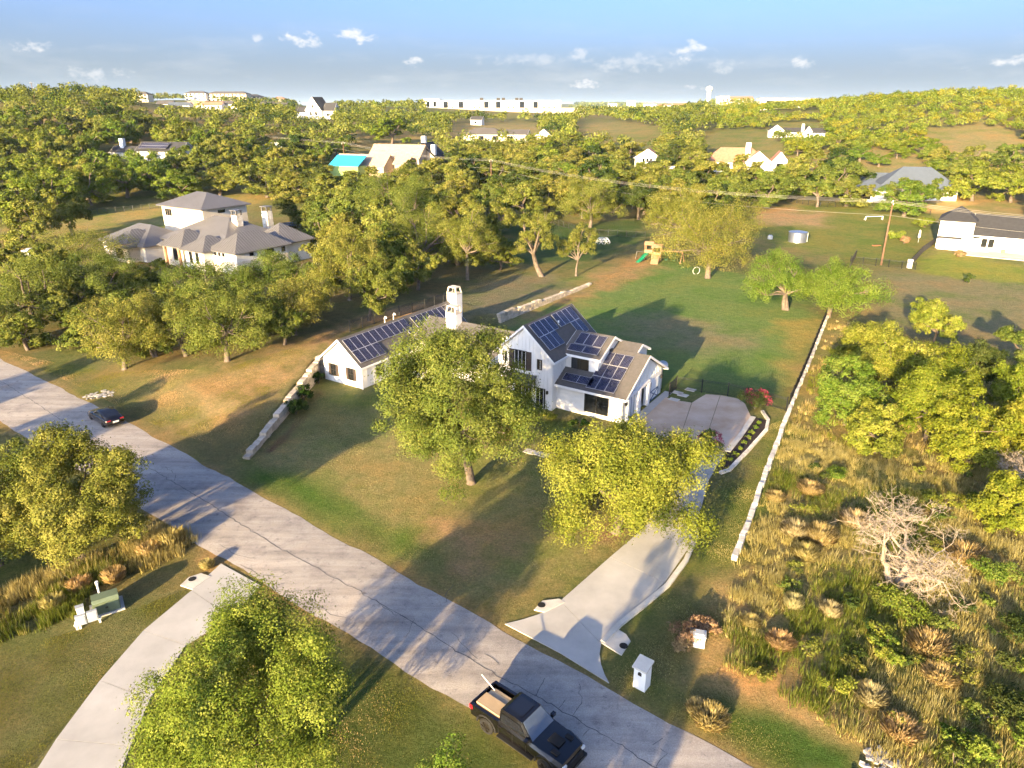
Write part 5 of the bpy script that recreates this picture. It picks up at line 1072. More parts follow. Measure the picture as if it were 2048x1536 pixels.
# ------------------------------------------------------------------ vegetation
def rand_dirs(r, n, zmin=-1.0):
    z = r.uniform(zmin, 1, n); t = r.uniform(0, 2 * np.pi, n); s = np.sqrt(1 - z * z); return np.stack([s * np.cos(t), s * np.sin(t), z], 1)
def leaf_mesh(name, C, N, size, tint, mat, r, asp=.62):
    n = len(C); N = N / np.linalg.norm(N, axis=1, keepdims=True); a = r.normal(size=(n, 3)); T = a - (a * N).sum(1, keepdims=True) * N; T /= np.linalg.norm(T, axis=1, keepdims=True); B = np.cross(N, T)
    T *= size[:, None] * .5; B *= size[:, None] * .5 * asp; bend = N * (size[:, None] * .12)
    V = np.stack([C - T * 1.05, C + T * .75 - B * 1.15 + bend, C + T * .75 + B * 1.15 - bend], 1).reshape(-1, 3)
    me = bpy.data.meshes.new(name); me.vertices.add(3 * n); me.vertices.foreach_set('co', V.ravel().astype(np.float32)); me.loops.add(3 * n); me.loops.foreach_set('vertex_index', np.arange(3 * n)); me.polygons.add(n)
    me.polygons.foreach_set('loop_start', np.arange(0, 3 * n, 3)); me.polygons.foreach_set('loop_total', np.full(n, 3)); me.update()
    at = me.attributes.new('tint', 'FLOAT', 'POINT'); at.data.foreach_set('value', np.repeat(np.clip(tint, 0, 1), 3).astype(np.float32)); me.materials.append(mat); return me
def crown(r, W, Hc, zc, nl, n, leaf, off=(0, 0), flatb=-.8, lobe=(.20, .36), ns=14, sub=(.30, .52), stray=.08, wispy=0.0):
    """lobed crown: W half width, Hc half height, zc centre height -> leaf centres, normals, tints, lobe centres"""
    d = rand_dirs(r, nl, flatb); rr = r.uniform(.40, .86, nl); ph = np.arctan2(d[:, 1], d[:, 0]); rr *= 1 + .14 * np.sin(2 * ph + r.uniform(0, 6)) + .10 * np.sin(3 * ph + r.uniform(0, 6)); rr = np.minimum(rr, .84); L = d * rr[:, None] * np.array([W, W, Hc]) + np.array([off[0], off[1], zc]); lr = r.uniform(*lobe, nl) * W
    lr *= np.where(d[:, 2] > .6, .9, 1.0)
    li = np.repeat(np.arange(nl), ns); sd = rand_dirs(r, nl * ns, -.55); sz = np.array([1, 1, min(1.0, Hc / W * 1.15)])
    S = L[li] + sd * (lr[li] * r.uniform(.55, .95, nl * ns))[:, None] * sz; sr = lr[li] * r.uniform(*sub, nl * ns); st = r.uniform(0, 1, nl * ns)
    w = sr ** 2; k = r.choice(nl * ns, n, p=w / w.sum()); ld = rand_dirs(r, n, -.8); rad = sr[k] * np.where(r.uniform(size=n) < stray, r.uniform(1.0, 1.6, n), r.uniform(.5, 1.05, n))
    C = S[k] + ld * rad[:, None] * np.array([1, 1, .85])
    if wispy: C[:, 2] -= wispy * r.uniform(0, 1, n) ** 2 * (np.linalg.norm(ld[:, :2], axis=1))
    out = C - np.array([off[0], off[1], zc - Hc * .3]); out /= np.linalg.norm(out, axis=1, keepdims=True) + 1e-6
    N = ld * .8 + out * .4 + r.normal(size=(n, 3)) * .3 + np.array([0, 0, .12]); tint = .10 + .58 * st[k] + .30 * r.uniform(size=n)
    return C, N, leaf * r.uniform(.7, 1.3, n), tint, L, lr
def limbs(r, H, zc, L, lr, tr, off=(0, 0), lean=(0, 0), multi=1, fork=.28):
    m = MB(); n = len(L); order = np.argsort(-lr)[:min(n, 11)]
    for s in range(multi):
        b = Vector((r.uniform(-.35, .35) * (multi > 1), r.uniform(-.35, .35) * (multi > 1), -.15)); top = Vector((off[0] * .4 + lean[0] + r.uniform(-.3, .3), off[1] * .4 + lean[1] + r.uniform(-.3, .3), H * fork * r.uniform(.9, 1.15)))
        mid = b.lerp(top, .5) + Vector((r.uniform(-.2, .2), r.uniform(-.2, .2), 0)); m.tube([b, b + Vector((0, 0, .35)), mid, top], [tr * 1.5, tr * 1.05, tr * .9, tr * .75], 8)
        for q, i in enumerate(order[s::multi]):
            e = Vector(L[i]); c1 = top.lerp(e, .35) + Vector((r.uniform(-.4, .4), r.uniform(-.4, .4), r.uniform(-.2, .5))); c2 = top.lerp(e, .7) + Vector((r.uniform(-.4, .4), r.uniform(-.4, .4), r.uniform(-.3, .4)))
            m.tube([top, c1, c2, e], [tr * .6, tr * .4, tr * .26, tr * .12], 6, cap=False)
            for _ in range(3):
                d = rand_dirs(r, 1, -.1)[0]; m.tube([c2, c2.lerp(e, .6) + Vector(d) * float(lr[i]) * .4, e + Vector(d) * float(lr[i]) * .85], [tr * .2, tr * .12, tr * .04], 4, cap=False)
    return m
def tree(name, label, cat, x, y, H, W, mat='oak', seed=0, n=34000, leaf=0.159, nl=22, off=(0, 0), lean=(0, 0), multi=1, base=.02, group=None, trunk=None, bark='bark', **kw):
    r = np.random.default_rng(seed + 100); z = float(tz(x, y)); root = empty(name, (x, y, z)); tag(root, label, cat, group)
    zb = H * base; Hc = (H - zb) / 2 * 1.06; zc = zb + Hc * .84; C, N, s, t, L, lr = crown(r, W, Hc, zc, nl, n, leaf, off, **kw)
    tr = trunk or max(.12, W * .052); m = limbs(r, H, zc, L, lr, tr, off, lean, multi); link('trunk', m.mesh('trunk', M[bark], True, False), root); link('crown', leaf_mesh('crown', C, N, s, t, M[mat], r), root); return root
def marks(u, v, uL, uR, vt):
    """survey a tree: ground point, height and crown half width"""
    x, y = survey(u, v); z = float(tz(x, y)); uc = (uL + uR) / 2; h = height_at(vt, y + 1.0) - z; zc = z + h * .6; dp = depth_of(x, y, zc); xc = (uc - 1024) / FPX * dp; return x, y, h, (uR - uL) / 2 * dp / FPX, xc - x
def htree(label, mk, mat='oak', seed=0, n=34000, leaf=0.159, nl=22, cat='oak tree', name='oak_tree', Wk=1.04, Hk=1.07, **kw):
    x, y, h, w, ox = marks(*mk); return tree(name, label, cat, x, y, h * Hk, w * Wk, mat, seed, n, leaf, nl, off=(ox * .8, 0), **kw)
htree('big live oak in front of the white farmhouse on the front lawn', (942, 966, 732, 1086, 612), seed=1, n=140000, leaf=0.145, nl=58, Wk=.97, Hk=1.12, base=.0)
htree('feathery bright green tree beside the driveway, in front of the garage', (1232, 1064, 1098, 1452, 832), 'elm', 2, 115000, .14, 30, 'elm tree', 'elm_tree', wispy=1.1, stray=.16, base=.0, sub=(.28, .55), flatb=-.8)
htree('broad oak at the bottom beside the pale curved driveway', (520, 1565, 280, 712, 1185), 'elm', 33, 150000, .092, 64, base=.04, Wk=1.0)
htree('oak at the left edge overhanging the road, above the transformer box', (165, 1125, 30, 300, 850), 'oak', 4, 100000, .13, 48, base=.0)
htree('oak filling the left edge between the roadside oak and the tall grass', (75, 1080, -60, 190, 872), 'oak', 104, 60000, .13, 36, base=.0)
htree('low oak at the far left edge below the overhanging roadside oak', (0, 1130, -110, 110, 940), 'oak', 5, 60000, .12, 34, base=.0)
tree('oak_tree', 'oak whose crown top shows at the bottom edge in front of the pickup truck', 'oak tree', -1.6, 17.0, 12.0, 3.0, 'elm', 6, 40000, .085, 18)
htree('oak with a thick pale trunk, rightmost of the front row left of the retaining wall', (455, 722, 352, 560, 552), seed=7, n=34000, leaf=0.159, nl=36, base=.0)
htree('leaning oak second from right in the front row left of the retaining wall', (372, 712, 270, 430, 590), seed=8, n=22000, leaf=0.159, nl=30)
htree('low spreading oak at the left end of the front row above the road', (250, 738, 150, 345, 588), seed=9, n=28000, leaf=0.159, nl=30, base=.0)
htree('oak on the slope just left of the left wing, above the wall', (590, 670, 520, 680, 530), seed=10, n=22000, leaf=0.159, nl=32)
htree('oak by the left edge of the view below the white van', (60, 650, -40, 170, 512), seed=12, n=22000, leaf=0.175, nl=32)
htree('dark oak between the front row and the metal roofed house drive', (210, 620, 120, 300, 500), seed=13, n=34000, leaf=0.175, nl=30)
htree('oak directly in front of the metal roofed house entrance', (420, 620, 320, 520, 515), seed=14, n=34000, leaf=0.175, nl=30)
htree('tall oak beside the drive at the left end of the metal roofed house', (140, 545, 60, 260, 450), seed=15, n=22000, leaf=0.175, nl=30)
htree('oak at the right corner of the metal roofed house near the terrace', (560, 600, 490, 640, 500), seed=16, n=26000, leaf=0.175, nl=28)
htree('small oak at the left edge, lowest in the left grove', (5, 690, -60, 60, 590), seed=17, n=14000, leaf=0.175, nl=16)
htree('slim oak closest behind the left wing ridge', (738, 642, 690, 810, 510), seed=18, n=26000, leaf=0.175, nl=28)
htree('oak at the left side of the dense grove behind the house', (700, 600, 628, 780, 440), seed=19, n=34000, leaf=0.191, nl=32)
htree('oak with three bare trunks showing in the middle of the grove behind the house', (845, 548, 772, 935, 405), seed=20, n=22000, leaf=0.191, nl=22, multi=3, base=.16)
htree('oak at the right edge of the grove behind the house', (935, 560, 870, 1005, 400), seed=21, n=22000, leaf=0.191, nl=30)
htree('oak at the back of the grove behind the house, tallest against the tan house', (800, 480, 690, 905, 345), seed=22, n=34000, leaf=0.223, nl=32)
htree('leaning oak with a bare curved trunk standing alone on the rear lawn', (1082, 553, 1012, 1118, 408), seed=23, n=20000, leaf=0.175, nl=18, base=.22, lean=(-1.2, 0), trunk=.5)
htree('slender oak right beside the leaning oak on the rear lawn', (1152, 552, 1112, 1196, 448), seed=24, n=14000, leaf=0.159, nl=16, base=.2)
htree('huge oak behind the playset on the rear lawn', (1415, 556, 1325, 1532, 392), seed=25, n=30000, leaf=0.191, nl=40, base=.0)
htree('tall oak behind and left of the huge playset oak', (1355, 500, 1285, 1440, 368), seed=26, n=34000, leaf=0.207, nl=30)
htree('oak with two pale trunks left in the pair at the rear right of the lawn', (1572, 620, 1482, 1630, 505), seed=27, Wk=1.25, Hk=1.12, n=22000, leaf=0.175, nl=20, multi=2, base=.10, mat='elm')
htree('oak with a pale trunk right in the pair at the rear right of the lawn', (1655, 634, 1575, 1756, 525), seed=28, Wk=1.25, Hk=1.12, n=34000, leaf=0.175, nl=28, base=.06, mat='elm')
htree('round oak standing alone behind the slender rear lawn oak', (1180, 455, 1112, 1246, 358), seed=29, n=26000, leaf=0.223, nl=28)
htree('young oak in the shaded dry field at right', (1870, 692, 1815, 1922, 592), 'elm', 30, 18000, .2, 18, base=.15)
htree('dark oak at the right edge beside the shaded dry field', (2050, 745, 1998, 2110, 640), 'oak', 31, 16000, .2, 18, base=.15)
# wild lot trees
for i, (lab, mk, mat) in enumerate([('yellow green tree nearest the fence corner in the wild lot', (1690, 850, 1622, 1765, 715), 'elm'), ('yellow green tree at the back left of the wild lot', (1770, 770, 1690, 1860, 650), 'elm'),
     ('rust tipped yellow tree in the middle of the wild lot', (1850, 880, 1770, 1930, 725), 'yellow'), ('dark juniper behind the yellow trees of the wild lot', (1942, 775, 1885, 2000, 665), 'juniper'), ('bright yellow tree at the right of the wild lot', (1935, 930, 1860, 2010, 780), 'yellow'),
     ('yellow green tree between the dark juniper and the rust tipped tree', (1880, 800, 1800, 1960, 690), 'yellow'), ('low yellow tree at the right edge behind the golden tree', (2045, 830, 1985, 2115, 715), 'yellow'), ('shaded green tree against the fence line at the back of the wild lot', (1730, 740, 1672, 1795, 640), 'elm'),
     ('golden tree at the right edge of the wild lot', (2040, 930, 1970, 2110, 790), 'yellow'), ('low yellow green tree in front of the fence corner tree', (1750, 905, 1685, 1810, 800), 'elm'), ('golden scrub tree above the dead tree at the right edge', (2030, 1060, 1960, 2110, 940), 'yellow')]):
    htree(lab, mk, mat, 40 + i, 25000, .18, 34, 'tree', 'field_tree', base=.0, Wk=1.06, stray=.12, sub=(.3, .55))
# bare dead trees
def dead_tree(label, u, v, H, seed, spread=1.0, name='dead_tree'):
    x, y = survey(u, v); r = random.Random(seed); root = empty(name, (x, y, 0)); tag(root, label, 'dead tree'); T = MB(); B = MB()
    def grow(p, d, L, rad, dep):
        pts = [p]; rad = max(rad, .011); rr = [rad]; q = p.copy(); dd = d.copy(); n = 3 if dep < 3 else 2
        for i in range(n): dd = (dd + Vector((r.gauss(0, .18), r.gauss(0, .18), r.gauss(.0, .12)))).normalized(); q = q + dd * (L / n); pts.append(q.copy()); rr.append(rad * (1 - .4 * (i + 1) / n))
        (T if dep < 2 else B).tube(pts, rr, 7 if dep < 2 else (5 if dep < 3 else 3), cap=False)
        if dep >= 6: return
        for k in range(3):
            a = Vector((r.gauss(0, 1), r.gauss(0, 1), r.gauss(.1, .5))).normalized(); nd = (dd * .8 + a * .85 * spread + Vector((0, 0, .10 if dep < 3 else -.06))).normalized(); s = pts[-1] if k == 0 else pts[-1].lerp(pts[-2], r.uniform(0, .8))
            grow(s, nd, L * r.uniform(.62, .82), rr[-1] * .72, dep + 1)
    for k in range(3): a = k * 2.1 + r.uniform(0, 1); grow(Vector((math.cos(a) * .25, math.sin(a) * .25, -.1)), Vector((math.cos(a) * .45, math.sin(a) * .45, 1)).normalized(), H * .27, H * .027, 0)
    link('trunk', T.mesh('trunk', M['dead'], True, False), root); link('branches', B.mesh('branches', M['dead'], False, False), root)
dead_tree('bare grey dead tree with spreading limbs in the brush lot', 1790, 1168, 9.8, 5, 1.5); dead_tree('bare pale dead tree at the right edge above the larger dead tree', 2062, 1010, 6.5, 9, 1.15)
# shrubs
def bush(name, label, u, v, h, w, mat, seed, n=3000, leaf=0.112, cat='shrub', group=None, pos=None):
    x, y = pos or survey(u, v); r = np.random.default_rng(seed + 900); z = float(tz(x, y)); root = empty(name, (x, y, z)); tag(root, label, cat, group)
    C, N, s, t, L, lr = crown(r, w, h * .5, h * .48, 9, n, leaf, ns=9, stray=.12, flatb=-.8, lobe=(.3, .5)); C[:, 2] = np.maximum(C[:, 2], .02)
    m = MB()
    for i in range(5): e = Vector(L[i]); m.tube([Vector((0, 0, -.05)), e * .5 + Vector((0, 0, .1)), e], [.05, .035, .015], 5, cap=False)
    link('stems', m.mesh('stems', M['bark'], False, False), root); link('foliage', leaf_mesh('foliage', C, N, s, t, M[mat], r), root); return root
def weed(name, label, u, v, h, w, mat, seed, n=1500, cat='bush', group=None):
    x, y = survey(u, v); r = np.random.default_rng(seed + 1900); root = empty(name, (x, y, float(tz(x, y)))); tag(root, label, cat, group)
    for part, k, hs in (('stems', n // 4, .7), ('foliage', n, 1.0)):
        a = r.uniform(0, 2 * np.pi, k); rad = w * .55 * np.sqrt(r.uniform(0, 1, k)); b = np.stack([rad * np.cos(a), rad * np.sin(a), np.zeros(k)], 1); hh = h * hs * r.uniform(.45, 1.15, k) * (1 - .35 * (rad / w)); out = r.uniform(.05, .5, k) * w
        a2 = a + r.normal(0, .5, k); tip = b + np.stack([out * np.cos(a2), out * np.sin(a2), hh], 1); mid = b * .4 + tip * .6 + np.array([0, 0, 1]) * (hh * .12)[:, None]; pr = np.stack([-np.sin(a2), np.cos(a2), r.normal(0, .3, k)], 1) * (.02 * r.uniform(.6, 1.5, k))[:, None]
        V = np.stack([b - pr * .5, b + pr * .5, mid + pr, tip, mid - pr], 1).reshape(-1, 3); me = bpy.data.meshes.new(part); me.vertices.add(5 * k); me.vertices.foreach_set('co', V.ravel().astype(np.float32)); me.loops.add(5 * k); me.loops.foreach_set('vertex_index', np.arange(5 * k)); me.polygons.add(k)
        me.polygons.foreach_set('loop_start', np.arange(0, 5 * k, 5)); me.polygons.foreach_set('loop_total', np.full(k, 5)); me.update(); at = me.attributes.new('tint', 'FLOAT', 'POINT'); at.data.foreach_set('value', np.repeat(r.uniform(.1, 1, k), 5).astype(np.float32)); me.materials.append(M[mat]); link(part, me, root)
    return root
bush('evergreen_shrub', 'dark green shrub at the foot of the retaining wall, nearest the road', 593, 828, 1.7, 1.35, 'shrub', 1, 5000, .12); bush('evergreen_shrub', 'dark green shrub in the middle of the retaining wall foot', 607, 800, 1.8, 1.3, 'shrub', 2, 5000, .12); bush('evergreen_shrub', 'dark green shrub between the retaining wall and the left wing', 637, 767, 1.4, 1.1, 'shrub', 3, 4000, .12)
bush('garden_shrub', 'light green rounded shrub against the front wall of the house', 1098, 838, 1.0, .8, 'elm', 4, 2600, .1)
bush('garden_shrub', 'low dark green shrub left in the bed under the front window', 1146, 850, .6, .6, 'shrub', 5, 1600, .1); bush('garden_shrub', 'low dark green shrub right in the bed under the front window', 1170, 852, .7, .7, 'shrub', 6, 1800, .1)
def crape(label, u, v, h, w, seed):
    root = bush('crape_myrtle', label, u, v, h, w, 'oak', seed, 4200, .13); r = np.random.default_rng(seed + 5); n = 900; d = rand_dirs(r, n, -.1); C = d * np.array([w, w, h * .5]) * r.uniform(.8, 1.1, (n, 1)) + np.array([0, 0, h * .5])
    k = (np.sin(C[:, 0] * 4 + seed) + np.sin(C[:, 1] * 5)) > .1; C = C[k]; link('blossom', leaf_mesh('blossom', C, r.normal(size=C.shape), np.full(len(C), .14), r.uniform(size=len(C)), M['flower'], r), root)
crape('red flowering crape myrtle at the far corner of the parking pad', 1510, 818, 2.2, 1.7, 11); crape('red flowering crape myrtle at the near end of the parking pad', 1420, 900, 1.9, 1.2, 12)
SPOT = [(1462, 922), (1472, 912), (1480, 900), (1488, 888), (1496, 878), (1503, 868), (1512, 858), (1519, 849)]
for i, (u, v) in enumerate(SPOT): bush('bed_plant', 'small green plant in the row along the dark mulch bed', u, v, .4, .32, 'elm', 20 + i, 300, .1, 'plant', 'small plants in the mulch bed')
for i, (u, v, h, w) in enumerate(((1378, 1280, 1.0, 1.1), (1402, 1256, .8, .9), (1360, 1300, .8, .7), (1418, 1262, .8, .7))):
    bush('dead_shrub', ['brown dead shrub directly left of the white utility pedestal', 'brown dead shrub behind the white utility pedestal', 'brown dead shrub farthest left by the utility pedestal', 'brown dead shrub farthest right by the utility pedestal'][i], u, v, h, w, 'rustleaf', 40 + i, 2600, .1, group='dead shrubs around the pedestal')
bush('round_shrub', 'round reddish clipped shrub on the lawn of the right-hand house', 1918, 514, 1.5, 1.1, 'rustleaf', 50, 1600, .2); bush('red_shrub', 'bright red shrub by the right-hand backyard pool', 1808, 488, 2.2, 1.3, 'rustleaf', 51, 1600, .25)
bush('hedge', 'green hedge plant left of the right-hand backyard pool', 1792, 478, 2.2, 2.2, 'elm', 52, 2400, .28); bush('hedge', 'green hedge plant behind the right-hand backyard pool', 1850, 455, 2.6, 3.0, 'elm', 53, 2400, .28); bush('agave', 'spiky agave-like plant at the edge of the shaded dry field', 1938, 566, 1.8, .9, 'juniper', 54, 900, .3)
bush('entrance_palm', 'small bright palm-like shrub by the metal roofed house entrance', 322, 540, 2.6, 1.6, 'elm', 55, 1800, .25)
BR = [(1590, 1070, 1.2, 1.0, 'tanleaf', 'pale tan weed clump nearest the white boundary wall'), (1640, 1080, 1.3, 1.1, 'gold', 'golden weed clump right of the pale tan clump by the boundary wall'), (1610, 1115, 1.1, .9, 'gold', 'yellowish weed clump below the pale tan one near the boundary wall'), (1585, 1215, 1.1, .6, 'tanleaf', 'upright pinkish dry weed clump in the middle of the brush'),
      (1660, 1230, 1.0, .6, 'tanleaf', 'upright tan weed clump left below the dead tree'), (1800, 1215, 1.6, 1.6, 'elm', 'bright green bush at the foot of the dead tree'), (1765, 1310, 1.0, .8, 'elm', 'yellow green bush in the brush below the dead tree'), (1860, 1300, 1.0, 1.2, 'gold', 'golden grass clump right below the dead tree'), (2020, 1270, 1.2, 1.1, 'juniper', 'grey green bush at the right edge of the brush'),
      (2030, 1420, 1.3, 1.2, 'juniper', 'grey green bush at the lower right edge of the brush'), (1800, 1470, .9, .9, 'gold', 'golden grass clump at the lower right by the rock heap'), (1880, 1360, .9, .9, 'gold', 'golden weed clump in the shaded lower right brush'), (1740, 1400, .9, .8, 'tanleaf', 'tan weed clump left of the lower right golden clumps'), (1420, 1445, .9, .9, 'gold', 'golden grass clump on the verge right of the mailbox'),
      (1395, 1425, .7, .6, 'tanleaf', 'small tan grass tuft on the verge right of the mailbox'), (1680, 960, 1.1, 1.2, 'elm', 'green weed bush below the fence corner tree'), (1620, 985, 1.0, 1.0, 'gold', 'golden weed bush beside the boundary wall middle'), (1550, 1000, .8, .7, 'rustleaf', 'rusty weed clump against the boundary wall'), (1710, 1050, 1.2, 1.1, 'tanleaf', 'tan shrub just left of the dead tree limbs'),
      (1930, 1120, 1.2, 1.3, 'gold', 'golden scrub right of the dead tree'), (1990, 1150, 1.3, 1.3, 'elm', 'yellow green scrub at the right of the dead tree'), (1880, 1010, 1.3, 1.2, 'elm', 'green scrub behind the dead tree'), (1960, 1020, 1.3, 1.4, 'yellow', 'yellow scrub between the two dead trees'), (1560, 1290, .8, .8, 'gold', 'golden grass clump in the open dry grass'), (1500, 1250, .7, .6, 'gold', 'golden tuft near the mown strip')]
for i, (u, v, h, w, mat, lab) in enumerate(BR): (weed if mat in ('gold', 'tanleaf', 'rustleaf') else bush)('brush_clump', lab, u, v, h * .85, w * 1.3, 'grassdry' if mat in ('gold', 'rustleaf') else mat, 60 + i, **(dict(n=3200, leaf=.11) if mat not in ('gold', 'tanleaf', 'rustleaf') else {}), cat='bush', group='bushes in the brush lot')
for i in range(64):
    rb = random.Random(500 + i); u, vv = rb.uniform(1500, 2060), rb.uniform(930, 1530)
    if u < 1620 - (vv - 930) * .25 or u < 1460 + max(0, vv - 1330) * 1.9: continue
    bush('scrub_bush', 'low olive scrub bush among the tall grass of the brush lot', u, vv, rb.uniform(.5, 1.1), rb.uniform(.5, 1.2), rb.choice(['oak', 'elm', 'juniper', 'oak']), 700 + i, 900, .12, 'bush', 'olive scrub bushes in the brush lot')
for i, (u, v, h, w, lab) in enumerate(((345, 1090, 1.2, 1.2, 'golden tall grass clump on the verge right of the roadside oak'), (300, 1110, 1.0, 1.0, 'golden tall grass clump under the roadside oak'), (415, 1135, .6, .6, 'small golden tuft beside the pale driveway corner'), (230, 1160, .9, .9, 'golden tall grass clump behind the transformer box'), (110, 1215, .9, .9, 'golden tall grass clump left of the meter boxes'), (160, 1180, .9, .9, 'golden tall grass clump above the meter boxes'))):
    weed('grass_clump', lab, u, v, h, w, 'grassdry', 90 + i, 1200, 'grass clump', 'golden grass clumps by the transformer')
# grass blades
def blades(name, label, poly, n, h, mats, seed, wd=.035, clump=1.0, kind='stuff', lean=.35, gf=.5, tuss=0):
    r = np.random.default_rng(seed); P = np.array(poly); lo, hi = P.min(0), P.max(0); X = []
    while sum(len(q) for q in X) < n:
        q = r.uniform(lo, hi, (n, 2)); k = poly_sd(q[:, 0], q[:, 1], poly) < 0
        f = .5 + .25 * np.sin(q[:, 0] * 1.1 + 2 * np.sin(q[:, 1] * .7)) + .25 * np.sin(q[:, 1] * 1.3 + 2 * np.sin(q[:, 0] * .9)); k &= r.uniform(size=n) < np.clip(f * 1.1, .12, 1); X.append(q[k])
    q = np.concatenate(X)[:n]
    if tuss:
        c = q[r.choice(n, tuss)]; ci = r.integers(0, tuss, n); cs = r.uniform(.5, 1.5, tuss); q = c[ci] + r.normal(0, .16, (n, 2)) * cs[ci][:, None]; odir = q - c[ci]; ct = r.uniform(0, 1, tuss)
    z = tz(q[:, 0], q[:, 1]); f = .5 + .25 * np.sin(q[:, 0] * .8 + 1.7 * np.sin(q[:, 1] * .5 + seed)) + .25 * np.sin(q[:, 1] * .9 + 2 * np.sin(q[:, 0] * .6))
    hh = h * (.35 + .9 * f) * r.uniform(.5, 1.2, n); a = r.uniform(0, 2 * np.pi, n)
    if tuss: a = np.arctan2(odir[:, 1], odir[:, 0]) + r.normal(0, .6, n); hh = h * (.4 + .6 * cs[ci]) * r.uniform(.5, 1.2, n)
    if True:  d = np.stack([np.cos(a), np.sin(a)], 1); l = hh * r.uniform(.1, 1, n) * lean * 2; w = wd * r.uniform(.6, 1.4, n)
    b = np.stack([q[:, 0], q[:, 1], z - .03], 1); pr = np.stack([-d[:, 1], d[:, 0], np.zeros(n)], 1) * w[:, None]; mid = b + np.stack([d[:, 0] * l * .3, d[:, 1] * l * .3, hh * .6], 1); tip = b + np.stack([d[:, 0] * l, d[:, 1] * l, hh], 1)
    K = 3; V = np.stack([b - pr * (1.5 if tuss else 1), b + pr * (1.5 if tuss else 1), tip], 1).reshape(-1, 3); me = bpy.data.meshes.new(name); me.vertices.add(K * n); me.vertices.foreach_set('co', V.ravel().astype(np.float32)); me.loops.add(K * n); me.loops.foreach_set('vertex_index', np.arange(K * n)); me.polygons.add(n)
    me.polygons.foreach_set('loop_start', np.arange(0, K * n, K)); me.polygons.foreach_set('loop_total', np.full(n, K)); me.update()
    g = .5 + .3 * np.sin(q[:, 0] * .33 + 2 * np.sin(q[:, 1] * .21 + seed)) + .3 * np.sin(q[:, 1] * .41 + 1.3 * np.sin(q[:, 0] * .5)); mi = (g + r.normal(0, .18, n) > gf).astype(np.int32)
    for m in mats: me.materials.append(M[m])
    me.polygons.foreach_set('material_index', mi if len(mats) > 1 else np.zeros(n, np.int32)); at = me.attributes.new('tint', 'FLOAT', 'POINT'); at.data.foreach_set('value', np.repeat(np.clip(r.uniform(0, 1, n) * .4 + (ct[ci] * .6 if tuss else f * .5), 0, 1), K).astype(np.float32))
    return tag(link(name, me), label, 'grass', None, kind)
blades('brush_grass', 'tall dry grass and weeds covering the wild lot', P2((1480, 1110), (1580, 850), (1640, 880), (1760, 920), (2060, 930), (2250, 1100), (2200, 1600), (1800, 1560), (1640, 1440), (1450, 1330), (1455, 1180)), 140000, .48, ('grassdry', 'grassgreen'), 1, .013, gf=.66, lean=.3, tuss=3600)
blades('brush_grass', 'weedy undergrowth beneath the yellow trees behind the wild lot', P2((1585, 840), (1665, 640), (1760, 660), (2100, 740), (2200, 950), (1760, 925), (1640, 885)), 40000, .5, ('grassgreen', 'grassdry'), 2, .016, lean=.24, tuss=1400)
blades('verge_grass', 'tall golden grass around the transformer box', P2((-40, 1200), (100, 1150), (250, 1090), (320, 1055), (390, 1065), (395, 1100), (300, 1135), (190, 1175), (150, 1235), (0, 1290), (-100, 1300)), 24000, .7, ('grassdry', 'grassgreen'), 3, .013, lean=.2, gf=.75, tuss=420)
blades('lawn_grass', 'short mown grass on the front lawn', P2((500, 925), (640, 790), (800, 800), (1060, 850), (1240, 1000), (1290, 1060), (1120, 1195), (1010, 1240), (800, 1140)), 50000, .09, ('grassdry', 'grassgreen'), 4, .018)
blades('lawn_grass', 'short grass between the driveway and the brush lot', P2((1240, 1250), (1340, 1175), (1400, 1080), (1440, 960), (1540, 850), (1570, 835), (1465, 1125), (1440, 1380), (1700, 1510), (1600, 1600), (1500, 1530), (1220, 1370)), 36000, .09, ('grassgreen', 'grassdry'), 5, .018)
blades('lawn_grass', 'short grass around the bottom left driveway and oak', P2((300, 1470), (470, 1270), (530, 1190), (720, 1300), (960, 1440), (1150, 1580), (600, 1700), (230, 1600)), 36000, .10, ('grassgreen', 'grassdry'), 6, .018)
blades('lawn_grass', 'rough short grass left of the bottom driveway', P2((-60, 1320), (160, 1260), (420, 1160), (280, 1260), (60, 1536), (-150, 1600)), 36000, .10, ('grassgreen', 'grassdry'), 7, .016, gf=.85)
blades('lawn_grass', 'worn grass between the road and the left grove', P2((0, 700), (230, 745), (440, 740), (620, 690), (500, 915), (330, 860), (150, 770)), 50000, .12, ('grassdry', 'grassgreen'), 8, .022)
# mid-distance woods: individuals sharing a few crown shapes
def variant(seed, n, leaf, mat, H=9.0, Wd=5.0, nl=16, **kw):
    r = np.random.default_rng(seed + 300); zb = H * kw.pop('base', .0); Hc = (H - zb) / 2 * 1.08; zc = zb + Hc * .82; C, N, s, t, L, lr = crown(r, Wd, Hc, zc, nl, n, leaf, **kw)
    m = limbs(r, H, zc, L, lr, .3, multi=1 + (seed % 2)); return m.mesh('trunk', M['bark'], True, False), leaf_mesh('crown', C, N, s, t, M[mat], r)
VM = {k: [variant(i + q * 10, 12000, .31, k if k != 'mix' else 'oak') for i in range(3)] for q, k in enumerate(('oak', 'elm', 'juniper', 'yellow'))}
VF = {k: [variant(i + q * 10 + 50, 7000, .40, k) for i in range(3)] for q, k in enumerate(('oak', 'elm', 'juniper', 'yellow'))}
def itree(x, y, H, Wd, kind, label, group, far=False, name='oak_tree', cat='oak tree', k=0, rz=0):
    root = empty(name, (x, y, float(tz(x, y)) - .1), rz); tag(root, label, cat, group); tr, cr = (VF if far else VM)[kind][k % 3]
    for nm, me in (('trunk', tr), ('crown', cr)): o = link(nm, me, root); o.scale = (Wd / 5.0, Wd / 5.0, H / 9.0)
